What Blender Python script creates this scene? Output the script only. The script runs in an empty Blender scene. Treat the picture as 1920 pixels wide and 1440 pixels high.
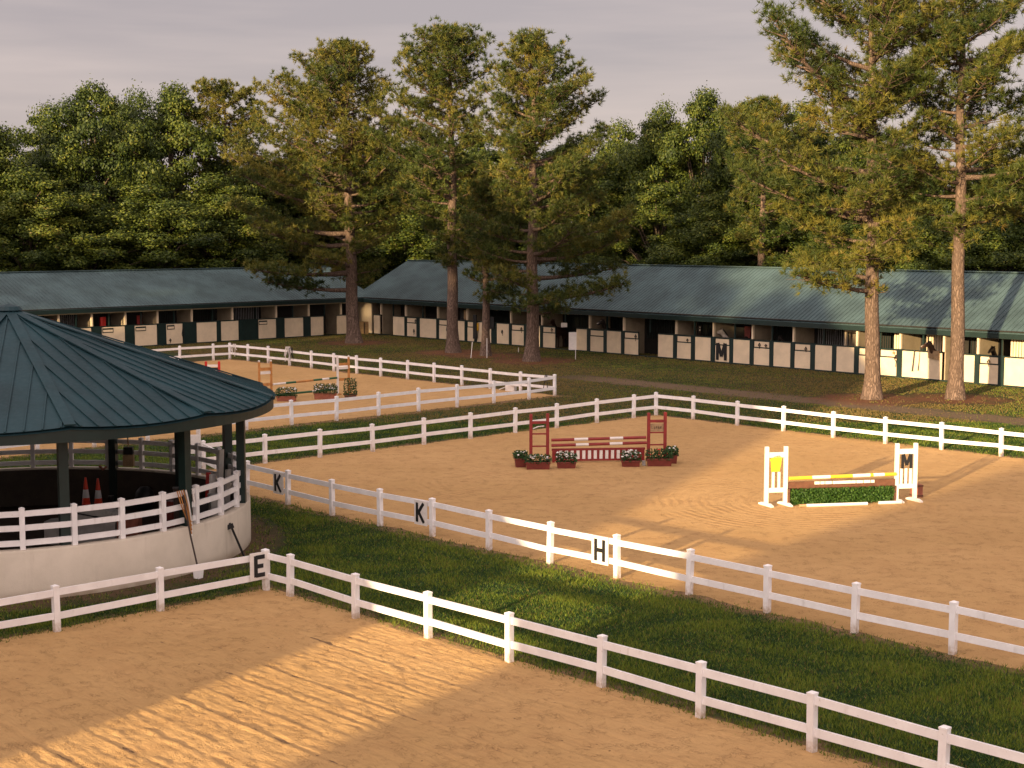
import bpy, math, random
import numpy as np
from mathutils import Vector, Matrix
R = math.radians
C = bpy.context.scene.collection
sc = bpy.context.scene

# ------------------------------------------------------------------ camera
CAM_H = 8.4; FPX = 2780.0; PITCH = math.atan(280 / FPX)
cam = bpy.data.cameras.new('camera'); co = bpy.data.objects.new('camera', cam); C.objects.link(co)
cam.sensor_width = 36; cam.lens = 36 * FPX / 1920; cam.clip_end = 3000; cam.clip_start = 0.5
co.location = (0, 0, CAM_H); co.rotation_euler = (math.pi / 2 - PITCH, 0, 0)
sc.camera = co
# ------------------------------------------------------------------ light
SUN_EL = 8.8
SUN_DIR = Vector((-0.529, -0.848, math.tan(R(SUN_EL)))).normalized()      # towards the sun
sun = bpy.data.lights.new('sun', 'SUN'); sun.energy = 5.0; sun.angle = R(0.8); sun.color = (1.0, 0.74, 0.41)
so = bpy.data.objects.new('sun', sun); C.objects.link(so)
so.rotation_euler = SUN_DIR.to_track_quat('Z', 'Y').to_euler()
sc.view_settings.view_transform = 'Standard'; sc.view_settings.look = 'None'
sc.view_settings.exposure = 1.22; sc.view_settings.gamma = 1
world = bpy.data.worlds.new('World'); sc.world = world; world.use_nodes = True
nt = world.node_tree; nt.nodes.clear()
def wn(t, **k):
    n = nt.nodes.new(t)
    for a, b in k.items(): setattr(n, a, b)
    return n
wo = wn('ShaderNodeOutputWorld'); bg = wn('ShaderNodeBackground'); bg2 = wn('ShaderNodeBackground'); ad = wn('ShaderNodeMixShader')
sky = wn('ShaderNodeTexSky', sky_type='NISHITA', sun_disc=False)
sky.sun_elevation = R(SUN_EL); sky.sun_rotation = math.atan2(-0.529, -0.848)
tc = wn('ShaderNodeTexCoord')
mp = wn('ShaderNodeMapping'); mp.inputs['Scale'].default_value = (1.1, 1.1, 11.0)
nz = wn('ShaderNodeTexNoise'); nz.inputs['Scale'].default_value = 2.2; nz.inputs['Detail'].default_value = 5; nz.inputs['Roughness'].default_value = 0.5
rp = wn('ShaderNodeValToRGB')
rp.color_ramp.elements[0].position = 0.36; rp.color_ramp.elements[0].color = (0.196, 0.166, 0.172, 1)
rp.color_ramp.elements[1].position = 0.66; rp.color_ramp.elements[1].color = (0.285, 0.232, 0.222, 1)
dt = wn('ShaderNodeVectorMath', operation='DOT_PRODUCT'); dt.inputs[1].default_value = (-0.51, -0.82, 0.25)
mr = wn('ShaderNodeMapRange'); mr.inputs[1].default_value = -0.2; mr.inputs[2].default_value = 1.0; mr.inputs[3].default_value = 0.0; mr.inputs[4].default_value = 1.0
ml = wn('ShaderNodeVectorMath', operation='MULTIPLY'); gl = wn('ShaderNodeMix', data_type='RGBA'); gl.inputs[6].default_value = (1, 1, 1, 1); gl.inputs[7].default_value = (5.0, 4.85, 4.6, 1)
L = nt.links.new
L(tc.outputs['Generated'], mp.inputs['Vector']); L(mp.outputs[0], nz.inputs['Vector']); L(nz.outputs['Fac'], rp.inputs['Fac'])
L(tc.outputs['Generated'], dt.inputs[0]); L(dt.outputs['Value'], mr.inputs[0])
L(rp.outputs[0], ml.inputs[0]); L(mr.outputs[0], gl.inputs[0]); L(gl.outputs[2], ml.inputs[1])
L(sky.outputs[0], bg.inputs[0]); bg.inputs[1].default_value = 0.10; ad.inputs[0].default_value = 0.93
L(ml.outputs[0], bg2.inputs[0]); bg2.inputs[1].default_value = 1.0
L(bg.outputs[0], ad.inputs[1]); L(bg2.outputs[0], ad.inputs[2]); L(ad.outputs[0], wo.inputs[0])

# ------------------------------------------------------------------ helpers
cP, sP = math.cos(PITCH), math.sin(PITCH)
def spot(u, v, z=0.0):
    """ground point that a spot of the survey photo stands on"""
    a = (u - 960) / FPX; b = -(v - 720) / FPX
    r = (a, cP + b * sP, b * cP - sP); t = (z - CAM_H) / r[2]
    return Vector((r[0] * t, r[1] * t, z))
def hgt(u, v, y):
    b = -(v - 720) / FPX
    return CAM_H + (b * cP - sP) / (cP + b * sP) * y
def xat(u, y): return (u - 960) / FPX * y * 1.003

def org(o):
    p = Vector((0, 0, 0))
    while o is not None: p = p + o.location; o = o.parent
    return p
def tag(o, label=None, cat=None, group=None, kind=None):
    if label: o['label'] = label
    if cat: o['category'] = cat
    if group: o['group'] = group
    if kind: o['kind'] = kind
    return o
def thing(name, label, cat, loc=(0, 0, 0), group=None):
    o = bpy.data.objects.new(name, None); C.objects.link(o); o.location = loc; o.empty_display_size = .3
    return tag(o, label, cat, group)
class Fr:                                   # a frame on the ground: along, across, up
    def __init__(s, o, d, n=None):
        s.o = Vector((o[0], o[1], o[2] if len(o) > 2 else 0)); s.d = Vector((d[0], d[1], 0)).normalized()
        s.n = Vector((n[0], n[1], 0)).normalized() if n is not None else Vector((-s.d.y, s.d.x, 0))
    def p(s, a, b, z): return s.o + s.d * a + s.n * b + Vector((0, 0, z))
class MB:
    def __init__(s): s.v = []; s.f = []
    def quad(s, *ps):
        n = len(s.v); s.v += [tuple(p) for p in ps]; s.f.append(tuple(range(n, n + len(ps))))
    def hexa(s, c):
        n = len(s.v); s.v += [tuple(p) for p in c]
        for f in ((0, 3, 2, 1), (4, 5, 6, 7), (0, 1, 5, 4), (1, 2, 6, 5), (2, 3, 7, 6), (3, 0, 4, 7)):
            s.f.append(tuple(n + i for i in f))
    def box(s, fr, a0, a1, b0, b1, z0, z1):
        s.hexa([fr.p(a0, b0, z0), fr.p(a1, b0, z0), fr.p(a1, b1, z0), fr.p(a0, b1, z0),
                fr.p(a0, b0, z1), fr.p(a1, b0, z1), fr.p(a1, b1, z1), fr.p(a0, b1, z1)]); return s
    def bev(s, fr, a0, a1, b0, b1, z0, z1, e=.01):
        """box with its top edge chamfered"""
        s.box(fr, a0, a1, b0, b1, z0, z1 - e)
        n = len(s.v)
        for (x0, x1, y0, y1, z) in ((a0, a1, b0, b1, z1 - e), (a0 + e, a1 - e, b0 + e, b1 - e, z1)):
            s.v += [tuple(fr.p(x0, y0, z)), tuple(fr.p(x1, y0, z)), tuple(fr.p(x1, y1, z)), tuple(fr.p(x0, y1, z))]
        for i in range(4): s.f.append((n + i, n + (i + 1) % 4, n + 4 + (i + 1) % 4, n + 4 + i))
        s.f.append((n + 4, n + 5, n + 6, n + 7)); return s
    def beam(s, p0, p1, w, h, up=(0, 0, 1)):
        p0 = Vector(p0); p1 = Vector(p1); d = (p1 - p0).normalized(); up = Vector(up)
        if abs(d.dot(up)) > .97: up = Vector((1, 0, 0))
        a = d.cross(up).normalized() * w / 2; b = a.cross(d).normalized() * h / 2
        s.hexa([p0 - a - b, p0 + a - b, p1 + a - b, p1 - a - b, p0 - a + b, p0 + a + b, p1 + a + b, p1 - a + b]); return s
    def tube(s, pts, rad, n=8, caps=True):
        pts = [Vector(p) for p in pts]; m = len(pts)
        if not hasattr(rad, '__len__'): rad = [rad] * m
        rings = []
        for i, p in enumerate(pts):
            d = (pts[min(i + 1, m - 1)] - pts[max(i - 1, 0)]).normalized()
            up = Vector((0, 0, 1)) if abs(d.z) < .9 else Vector((1, 0, 0))
            a = d.cross(up).normalized(); b = d.cross(a).normalized(); k = len(s.v)
            for j in range(n):
                t = 2 * math.pi * j / n
                s.v.append(tuple(p + (a * math.cos(t) + b * math.sin(t)) * rad[i]))
            rings.append(k)
        for i in range(m - 1):
            for j in range(n):
                s.f.append((rings[i] + j, rings[i] + (j + 1) % n, rings[i + 1] + (j + 1) % n, rings[i + 1] + j))
        if caps:
            s.f.append(tuple(rings[0] + j for j in range(n))); s.f.append(tuple(rings[-1] + j for j in reversed(range(n))))
        return s
    def lathe(s, c, prof, n=20, ang=None):
        k = len(s.v); c = Vector(c)
        for (r, z) in prof:
            for j in range(n):
                t = 2 * math.pi * j / n; s.v.append((c.x + r * math.cos(t), c.y + r * math.sin(t), c.z + z))
        for i in range(len(prof) - 1):
            for j in range(n): s.f.append((k + i * n + j, k + i * n + (j + 1) % n, k + (i + 1) * n + (j + 1) % n, k + (i + 1) * n + j))
        return s
    def mesh(s, name, mat, off=Vector((0, 0, 0)), smooth=False):
        me = bpy.data.meshes.new(name)
        vs = [(v[0] - off[0], v[1] - off[1], v[2] - off[2]) for v in s.v]
        me.from_pydata(vs, [], s.f); me.materials.append(mat)
        if smooth: me.polygons.foreach_set('use_smooth', [True] * len(me.polygons))
        me.update(); return me
    def build(s, name, mat, parent=None, smooth=False, loc=None):
        if parent is None:
            loc = Vector(loc) if loc is not None else Vector((0, 0, 0)); off = loc
            o = bpy.data.objects.new(name, s.mesh(name, mat, off, smooth)); o.location = loc
        else:
            o = bpy.data.objects.new(name, s.mesh(name, mat, org(parent), smooth)); o.parent = parent
        C.objects.link(o); return o
def put(me, name, parent, loc, rotz=0):
    o = bpy.data.objects.new(name, me); C.objects.link(o); o.parent = parent
    o.location = Vector(loc) - org(parent) if parent else Vector(loc); o.rotation_euler = (0, 0, rotz); return o
def copy_tree(o, parent=None):
    c = o.copy(); C.objects.link(c); c.parent = parent
    for ch in list(o.children): copy_tree(ch, c)
    return c
def np_mesh(name, V, nper, mat, tint=None):
    """V: (n*nper,3) array, faces of nper corners each"""
    V = np.asarray(V, dtype=np.float32); nf = len(V) // nper
    me = bpy.data.meshes.new(name)
    me.vertices.add(len(V)); me.vertices.foreach_set('co', V.ravel())
    me.loops.add(len(V)); me.loops.foreach_set('vertex_index', np.arange(len(V), dtype=np.int32))
    me.polygons.add(nf); me.polygons.foreach_set('loop_start', np.arange(0, len(V), nper, dtype=np.int32))
    me.polygons.foreach_set('loop_total', np.full(nf, nper, dtype=np.int32))
    me.materials.append(mat)
    if tint is not None:
        at = me.attributes.new('tint', 'FLOAT', 'POINT'); at.data.foreach_set('value', np.repeat(np.asarray(tint, dtype=np.float32), nper))
    me.update(calc_edges=True); return me
def unit(a): return a / (np.linalg.norm(a, axis=-1, keepdims=True) + 1e-9)

# ------------------------------------------------------------------ materials
class NT:
    def __init__(s, name):
        s.m = bpy.data.materials.new(name); s.m.use_nodes = True; s.t = s.m.node_tree
        s.b = s.t.nodes['Principled BSDF']; s.o = s.t.nodes['Material Output']
    def n(s, t, **k):
        x = s.t.nodes.new(t)
        for a, b in k.items():
            if isinstance(a, str) and hasattr(x, a): setattr(x, a, b)
        return x
    def l(s, a, b): s.t.links.new(a, b)
    def val(s, x, sock):
        if isinstance(x, (int, float)): sock.default_value = x
        elif isinstance(x, tuple): sock.default_value = x
        else: s.l(x, sock)
    def math(s, op, a, b=0.0, c=0.0):
        x = s.n('ShaderNodeMath', operation=op); s.val(a, x.inputs[0]); s.val(b, x.inputs[1]); s.val(c, x.inputs[2]); return x.outputs[0]
    def noise(s, scale, detail=4, rough=.55, vec=None, sc3=None, coord='Object'):
        x = s.n('ShaderNodeTexNoise'); x.inputs['Scale'].default_value = scale; x.inputs['Detail'].default_value = detail; x.inputs['Roughness'].default_value = rough
        v = vec if vec is not None else s.coord(coord)
        if sc3:
            m = s.n('ShaderNodeMapping'); m.inputs['Scale'].default_value = sc3; s.l(v, m.inputs[0]); v = m.outputs[0]
        s.l(v, x.inputs['Vector']); return x.outputs['Fac']
    def coord(s, c='Object'):
        if c == 'Pos': return s.n('ShaderNodeNewGeometry').outputs['Position']
        return s.n('ShaderNodeTexCoord').outputs[c]
    def ramp(s, f, stops):
        x = s.n('ShaderNodeValToRGB'); e = x.color_ramp.elements
        while len(e) < len(stops): e.new(0.5)
        for i, (p, c) in enumerate(stops): e[i].position = p; e[i].color = (*c, 1) if len(c) == 3 else c
        s.l(f, x.inputs[0]); return x.outputs[0]
    def mix(s, f, a, b):
        x = s.n('ShaderNodeMix', data_type='RGBA'); s.val(f, x.inputs[0])
        for q, i in ((a, 6), (b, 7)):
            if isinstance(q, tuple): x.inputs[i].default_value = (*q, 1) if len(q) == 3 else q
            else: s.l(q, x.inputs[i])
        return x.outputs[2]
    def mr(s, f, a, b, c=0.0, d=1.0, smooth=True):
        x = s.n('ShaderNodeMapRange'); x.interpolation_type = 'SMOOTHSTEP' if smooth else 'LINEAR'
        s.l(f, x.inputs[0])
        for i, q in enumerate((a, b, c, d)): x.inputs[i + 1].default_value = q
        return x.outputs[0]
    def bump(s, h, dist, strength=1.0):
        x = s.n('ShaderNodeBump'); x.inputs['Distance'].default_value = dist; x.inputs['Strength'].default_value = strength
        s.l(h, x.inputs['Height']); s.l(x.outputs[0], s.b.inputs['Normal']); return x
    def done(s, col=None, rough=.7, metal=0.0, spec=.4):
        if col is not None:
            if isinstance(col, tuple): s.b.inputs['Base Color'].default_value = (*col, 1)
            else: s.l(col, s.b.inputs['Base Color'])
        s.val(rough, s.b.inputs['Roughness']); s.b.inputs['Metallic'].default_value = metal; s.b.inputs['Specular IOR Level'].default_value = spec
        return s.m
def painted(name, col, var=.12, rough=.55, scale=3.0, dirt=(.25, .2, .14), dirtamt=.25, spec=.4, bump=.0):
    n = NT(name); a = n.noise(scale, 6, .65); b = n.noise(scale * 7, 3)
    d = tuple(c * (1 - var) for c in col)
    c1 = n.mix(n.mr(a, .35, .65), d, col)
    c2 = n.mix(n.mr(b, .62, .85, 0, dirtamt), c1, dirt)
    if bump: n.bump(b, bump)
    return n.done(c2, rough, 0, spec)

M = {}
# white vinyl fence: mildew streaks low down, slight yellowing
n = NT('fence_white'); a = n.noise(2.2, 5, .6, coord='Pos'); st = n.noise(6, 4, .6, coord='Pos', sc3=(1, 1, .25))
c_ = n.mix(n.mr(a, .35, .7), (.75, .73, .725), (.84, .83, .825)); c_ = n.mix(n.mr(st, .58, .8, 0, .35), c_, (.38, .34, .28))
sep = n.n('ShaderNodeSeparateXYZ'); n.l(n.coord('Pos'), sep.inputs[0])
c_ = n.mix(n.math('MULTIPLY', n.mr(sep.outputs[2], .02, .34, .85, 0), n.mr(n.noise(7, 5, .7, coord='Pos'), .35, .62, .25, 1)), c_, (.36, .25, .15)); spk = n.noise(16, 3, .6, coord='Pos'); c_ = n.mix(n.mr(spk, .68, .76, 0, .5), c_, (.42, .38, .32))
M['white'] = n.done(c_, .42, 0, .4)
M['jump_white'] = painted('jump_white', (.72, .68, .64), .12, .5, 4, (.4, .32, .22), .5)
M['red'] = painted('painted_red', (.25, .022, .02), .25, .45, 5, (.2, .12, .08), .35)
M['planter_red'] = painted('planter_red', (.17, .03, .022), .25, .5, 5, (.2, .12, .08), .4)
M['bright_red'] = painted('bright_red', (.5, .02, .015), .2, .4)
M['orange_wood'] = painted('orange_wood', (.50, .22, .06), .3, .55, 6)
M['yellow'] = painted('yellow_paint', (.80, .47, .03), .15, .45, 5)
M['green_paint'] = painted('green_paint', (.02, .10, .045), .2, .45)
M['brown_wood'] = painted('brown_wood', (.13, .055, .03), .3, .65, 6)
M['tan_wood'] = painted('tan_wood', (.38, .25, .13), .3, .65, 6)
M['terracotta'] = painted('terracotta', (.30, .10, .06), .25, .7, 6)
M['dark_green'] = painted('dark_green_trim', (.007, .022, .020), .25, .45, 2, (.05, .05, .04), .3)
M['black'] = painted('black_paint', (.012, .012, .013), .2, .5)
M['leather'] = painted('leather', (.035, .018, .011), .3, .5, 8)
M['cream'] = painted('cream_wall', (.74, .60, .42), .12, .7, 1.3, (.2, .14, .09), .35, .25, .002)
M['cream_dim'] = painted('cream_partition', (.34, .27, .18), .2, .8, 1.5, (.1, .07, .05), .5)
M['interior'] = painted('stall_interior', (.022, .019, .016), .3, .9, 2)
M['orange_plastic'] = painted('cone_orange', (.75, .06, .02), .12, .4)
M['reflector'] = painted('cone_collar', (.7, .68, .66), .1, .35)
M['flower_white'] = painted('flower_white', (.75, .74, .72), .1, .6)
M['flower_red'] = painted('flower_red', (.6, .02, .02), .2, .6)
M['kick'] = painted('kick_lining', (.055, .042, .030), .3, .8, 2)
M['steel'] = painted('steel_grey', (.42, .42, .42), .25, .4)
M['horse_brown'] = painted('horse_brown', (.06, .028, .015), .3, .55, 3)
M['horse_grey'] = painted('horse_grey', (.42, .36, .3), .35, .6, 3)
M['horse_dark'] = painted('horse_black', (.018, .012, .01), .3, .5, 3)
M['tarp'] = painted('tarp', (.42, .40, .37), .25, .7, 3, (.15, .12, .09), .4)

# metal roofing
def metal_roof(name, col, rough=.42):
    n = NT(name); a = n.noise(.5, 5, .6, coord='Pos'); b = n.noise(9, 4, .6, coord='Pos')
    c = n.mix(n.mr(a, .3, .7), tuple(x * .72 for x in col), tuple(x * 1.2 for x in col))
    c = n.mix(n.mr(b, .6, .85, 0, .3), c, (.12, .12, .10))
    n.bump(a, .01, .4)
    return n.done(c, n.mr(b, .3, .7, rough - .06, rough + .14, False), 0, .28)
M['roof'] = metal_roof('barn_roof_metal', (.064, .104, .110), .5)
M['pen_roof'] = metal_roof('pavilion_roof_metal', (.011, .040, .050), .50)

# stucco pen wall
n = NT('pen_wall'); a = n.noise(.9, 6, .6, coord='Pos'); b = n.noise(30, 4, .6, coord='Pos'); s3 = n.noise(2.5, 5, .6, coord='Pos', sc3=(1, 1, .15))
c_ = n.mix(n.mr(a, .3, .7), (.52, .46, .37), (.62, .55, .45)); c_ = n.mix(n.mr(s3, .55, .8, 0, .35), c_, (.25, .2, .15))
sep = n.n('ShaderNodeSeparateXYZ'); n.l(n.coord('Pos'), sep.inputs[0])
low = n.math('MULTIPLY', n.mr(sep.outputs[2], .0, .3, .8, 0), n.mr(a, .3, .6, .3, 1)); c_ = n.mix(low, c_, (.22, .16, .10))
n.bump(b, .006); M['pen_wall'] = n.done(c_, .85, 0, .2)

# bark
def bark(name, c0, c1, sc=1.0):
    n = NT(name); v = n.n('ShaderNodeTexVoronoi'); v.feature = 'DISTANCE_TO_EDGE'; v.inputs['Scale'].default_value = 13 * sc
    m = n.n('ShaderNodeMapping'); m.inputs['Scale'].default_value = (1, 1, .22); nn = n.n('ShaderNodeTexNoise'); nn.inputs['Scale'].default_value = 5
    n.l(n.coord('Pos'), m.inputs[0]); n.l(m.outputs[0], nn.inputs['Vector'])
    mm = n.n('ShaderNodeMix', data_type='VECTOR'); mm.inputs[0].default_value = .30; n.l(m.outputs[0], mm.inputs[4]); n.l(nn.outputs['Color'], mm.inputs[5]); n.l(mm.outputs[1], v.inputs['Vector'])
    big = n.noise(1.1, 4, .6, coord='Pos')
    c = n.mix(n.mr(v.outputs['Distance'], .0, .28), tuple(x * .6 for x in c0), c1); c = n.mix(n.mr(big, .35, .65, 0, .6), c, c0)
    n.bump(n.math('ADD', n.mr(v.outputs['Distance'], 0, .3), n.noise(22, 4, .7, coord='Pos', sc3=(1, 1, .3))), .022)
    return n.done(c, .9, 0, .15)
M['bark'] = bark('pine_bark', (.12, .082, .062), (.215, .15, .115))
M['bark2'] = bark('broadleaf_bark', (.10, .075, .055), (.17, .13, .10))

def foliage(name, stops, trans=.22, rough=.55):
    n = NT(name); at = n.n('ShaderNodeAttribute'); at.attribute_name = 'tint'
    oi = n.n('ShaderNodeObjectInfo')
    f = n.math('ADD', at.outputs['Fac'], n.math('MULTIPLY', n.math('SUBTRACT', oi.outputs['Random'], .5), .10))
    c = n.ramp(f, stops); n.done(c, rough, 0, .25)
    tr = n.n('ShaderNodeBsdfTranslucent'); n.l(c, tr.inputs[0]); mx = n.n('ShaderNodeMixShader'); mx.inputs[0].default_value = trans
    n.l(n.b.outputs[0], mx.inputs[1]); n.l(tr.outputs[0], mx.inputs[2]); n.l(mx.outputs[0], n.o.inputs[0]); return n.m
M['needles'] = foliage('pine_needles', [(0, (.010, .028, .007)), (.40, (.050, .070, .013)), (.74, (.17, .150, .024)), (1, (.18, .115, .03))])
M['leaves'] = foliage('broad_leaves', [(0, (.009, .022, .005)), (.42, (.046, .070, .011)), (.75, (.13, .155, .018)), (1, (.15, .12, .03))])
M['planter_leaves'] = foliage('planter_leaves', [(0, (.012, .035, .010)), (1, (.05, .11, .03))])
M['brush_leaves'] = foliage('brush_leaves', [(0, (.012, .05, .008)), (1, (.09, .17, .03))])
M['grass_blades'] = foliage('grass_blades', [(0, (.009, .034, .010)), (.36, (.040, .088, .016)), (.60, (.21, .27, .028)), (.80, (.13, .10, .030)), (1, (.30, .20, .07))], .35, .6)

# ------------------------------------------------------------------ survey of the fence lines
A_R = [spot(*p) for p in [(499, 1108), (544, 1119), (667, 1160), (803, 1198), (955, 1242), (1127, 1290), (1313, 1346), (1522, 1410)]]
dA = (A_R[-1] - A_R[1]).normalized(); A_R += [A_R[-1] + dA * 2.36 * k for k in (1, 2, 3)]
A_L = [spot(*p) for p in [(499, 1108), (301, 1147), (107, 1185)]]
dAl = (A_L[-1] - A_L[0]).normalized(); A_L += [A_L[-1] + dAl * 2.5 * k for k in (1, 2)]
B = [spot(*p) for p in [(463, 926), (540, 946), (623, 966), (713, 986), (811, 1006), (917, 1031), (1031, 1057), (1157, 1084), (1292, 1115), (1438, 1149), (1602, 1187), (1786, 1227)]]
dB = (B[-1] - B[1]).normalized(); B += [B[-1] + dB * 2.28 * k for k in (1, 2)]
CL = [spot(*p) for p in [(1230, 779), (1188, 784), (1119, 793), (1044, 803), (966, 812), (882, 823), (795, 834), (699, 847), (600, 858), (497, 869), (382, 883)]]
CR = [spot(*p) for p in [(1230, 779), (1299.5, 786.7), (1382, 798), (1468.6, 808.5), (1562, 820.5), (1660, 832), (1765, 843.5), (1877, 856)]]
dC = (CR[-1] - CR[0]).normalized(); CR += [CR[-1] + dC * 2.5 * k for k in (1, 2)]
DN = [spot(*p) for p in [(1040, 742), (992, 749), (926, 756), (857, 763.5), (785, 771), (710, 780), (631, 789), (547, 797)]]
dD = (DN[-1] - DN[0]).normalized(); DN += [DN[-1] + dD * 2.42 * k for k in range(1, 7)]
DR = [spot(*p) for p in [(431, 674), (465, 677), (503, 681), (543, 686), (584, 691), (626, 696.5), (669, 701), (714, 706), (764, 711.5), (814, 717), (866, 722.5), (919, 729), (976, 736), (1040, 742)]]
DL = [spot(*p) for p in [(431, 674), (400, 676), (337, 680.5), (270, 685.5)]]
dDl = (DL[-1] - DL[0]).normalized(); DL += [DL[-1] + dDl * 2.5 * k for k in range(1, 7)]
PEN = Vector((-13.66, 39.5, 0))

# ------------------------------------------------------------------ ground
P4 = {'t1': spot(663, 643), 't2': spot(850, 661), 't3': spot(912, 667), 't4': spot(998, 677), 't5': spot(1635, 748), 't6': spot(1792, 748)}
n = NT('grass_ground'); pos = n.coord('Pos')
def vdist(p, sx=1.0):
    s = n.n('ShaderNodeVectorMath', operation='DISTANCE'); n.l(pos, s.inputs[0]); s.inputs[1].default_value = (p[0], p[1], 0); return s.outputs['Value']
def outside(corner, dirs):
    """distance outside the wedge bounded by lines through given (point, outward normal)"""
    r = None
    for (q, nn) in dirs:
        d = n.n('ShaderNodeVectorMath', operation='DOT_PRODUCT'); n.l(pos, d.inputs[0]); d.inputs[1].default_value = (nn[0], nn[1], 0)
        v = n.math('SUBTRACT', d.outputs['Value'], q[0] * nn[0] + q[1] * nn[1])
        r = v if r is None else n.math('MAXIMUM', r, v)
    return r
def perp(d, s): return (-d.y * s, d.x * s)
big = n.noise(.18, 5, .6, pos); mid = n.noise(1.1, 5, .6, pos); fine = n.noise(9, 5, .7, pos); vfine = n.noise(38, 3, .7, pos)
g = n.mix(n.mr(mid, .35, .68), (.014, .034, .010), (.028, .055, .015)); g = n.mix(n.mr(fine, .45, .75, 0, .6), g, (.075, .10, .03))
sepp = n.n('ShaderNodeSeparateXYZ'); n.l(pos, sepp.inputs[0])
far = n.mr(sepp.outputs[1], 66, 84)                                     # the worn lawn by the stables
dry = n.math('MULTIPLY', far, n.mr(n.math('ADD', n.math('MULTIPLY', big, .6), n.math('MULTIPLY', mid, .4)), .40, .60, .25, .95))
g = n.mix(dry, g, n.mix(n.mr(fine, .3, .7), (.05, .042, .02), (.085, .062, .03)))
# track
pa, pb = spot(1040, 703), spot(1960, 795); dT = (pb - pa).normalized()
d = n.n('ShaderNodeVectorMath', operation='DOT_PRODUCT'); n.l(pos, d.inputs[0]); nn_ = (-dT.y, dT.x); d.inputs[1].default_value = (*nn_, 0)
tr = n.math('ABSOLUTE', n.math('ADD', n.math('SUBTRACT', d.outputs['Value'], pa.x * nn_[0] + pa.y * nn_[1]), n.math('MULTIPLY', n.math('SUBTRACT', mid, .5), 2.5)))
al = n.n('ShaderNodeVectorMath', operation='DOT_PRODUCT'); n.l(pos, al.inputs[0]); al.inputs[1].default_value = dT
tr = n.math('MULTIPLY', n.mr(tr, .7, 1.9, 1, 0), n.mr(al.outputs['Value'], pa.dot(dT) - 2, pa.dot(dT) + 6))
g = n.mix(n.math('MULTIPLY', tr, n.mr(fine, .25, .6, .4, .95)), g, (.17, .115, .075))
# pine straw round the trunks
ps = None
for k, (rr) in (('t1', 4.0), ('t2', 4.2), ('t3', 3.8), ('t4', 4.6), ('t5', 4.2), ('t6', 3.6)):
    v = n.mr(n.math('ADD', vdist(P4[k]), n.math('MULTIPLY', n.math('SUBTRACT', mid, .5), 5.0)), rr * .35, rr, 1, 0)
    ps = v if ps is None else n.math('MAXIMUM', ps, v)
g = n.mix(n.math('MULTIPLY', ps, n.mr(fine, .25, .6, .5, .95)), g, n.mix(n.mr(vfine, .3, .7), (.13, .05, .025), (.22, .10, .055)))
# sand spill along the arenas and the dirt foot of the pen wall
for q in (outside(0, [(A_R[1], (-perp(dA, -1)[0], -perp(dA, -1)[1])), (A_L[1], perp(dAl, -1))]),
          outside(0, [(B[1], perp(dB, -1)), (CR[0], perp(dC, 1)), (CL[0], perp((CL[-1] - CL[0]).normalized(), -1))]),
          outside(0, [(DN[1], perp(dD, 1)), (DR[0], perp((DR[-1] - DR[0]).normalized(), 1)), (DL[0], perp(dDl, -1))])):
    e = n.math('ADD', q, n.math('MULTIPLY', n.math('SUBTRACT', mid, .5), 1.6))
    e = n.math('ADD', e, n.math('MULTIPLY', n.math('SUBTRACT', fine, .5), .8))
    g = n.mix(n.mr(e, .0, .75, .9, 0), g, n.mix(n.mr(fine, .35, .6), (.16, .095, .05), (.30, .19, .105)))
pw = n.math('ADD', vdist(PEN), n.math('MULTIPLY', n.math('SUBTRACT', mid, .5), 1.8))
g = n.mix(n.math('MULTIPLY', n.mr(pw, 6.7, 7.9, 1, 0), n.mr(fine, .25, .6, .35, 1)), g, (.12, .075, .045))
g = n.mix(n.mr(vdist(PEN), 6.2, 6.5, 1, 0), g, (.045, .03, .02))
n.bump(n.math('ADD', fine, n.math('MULTIPLY', vfine, .5)), .05)
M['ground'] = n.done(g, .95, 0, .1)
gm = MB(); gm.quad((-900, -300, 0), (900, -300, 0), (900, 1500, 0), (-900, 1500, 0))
tag(gm.build('ground', M['ground']), kind='structure')

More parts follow.
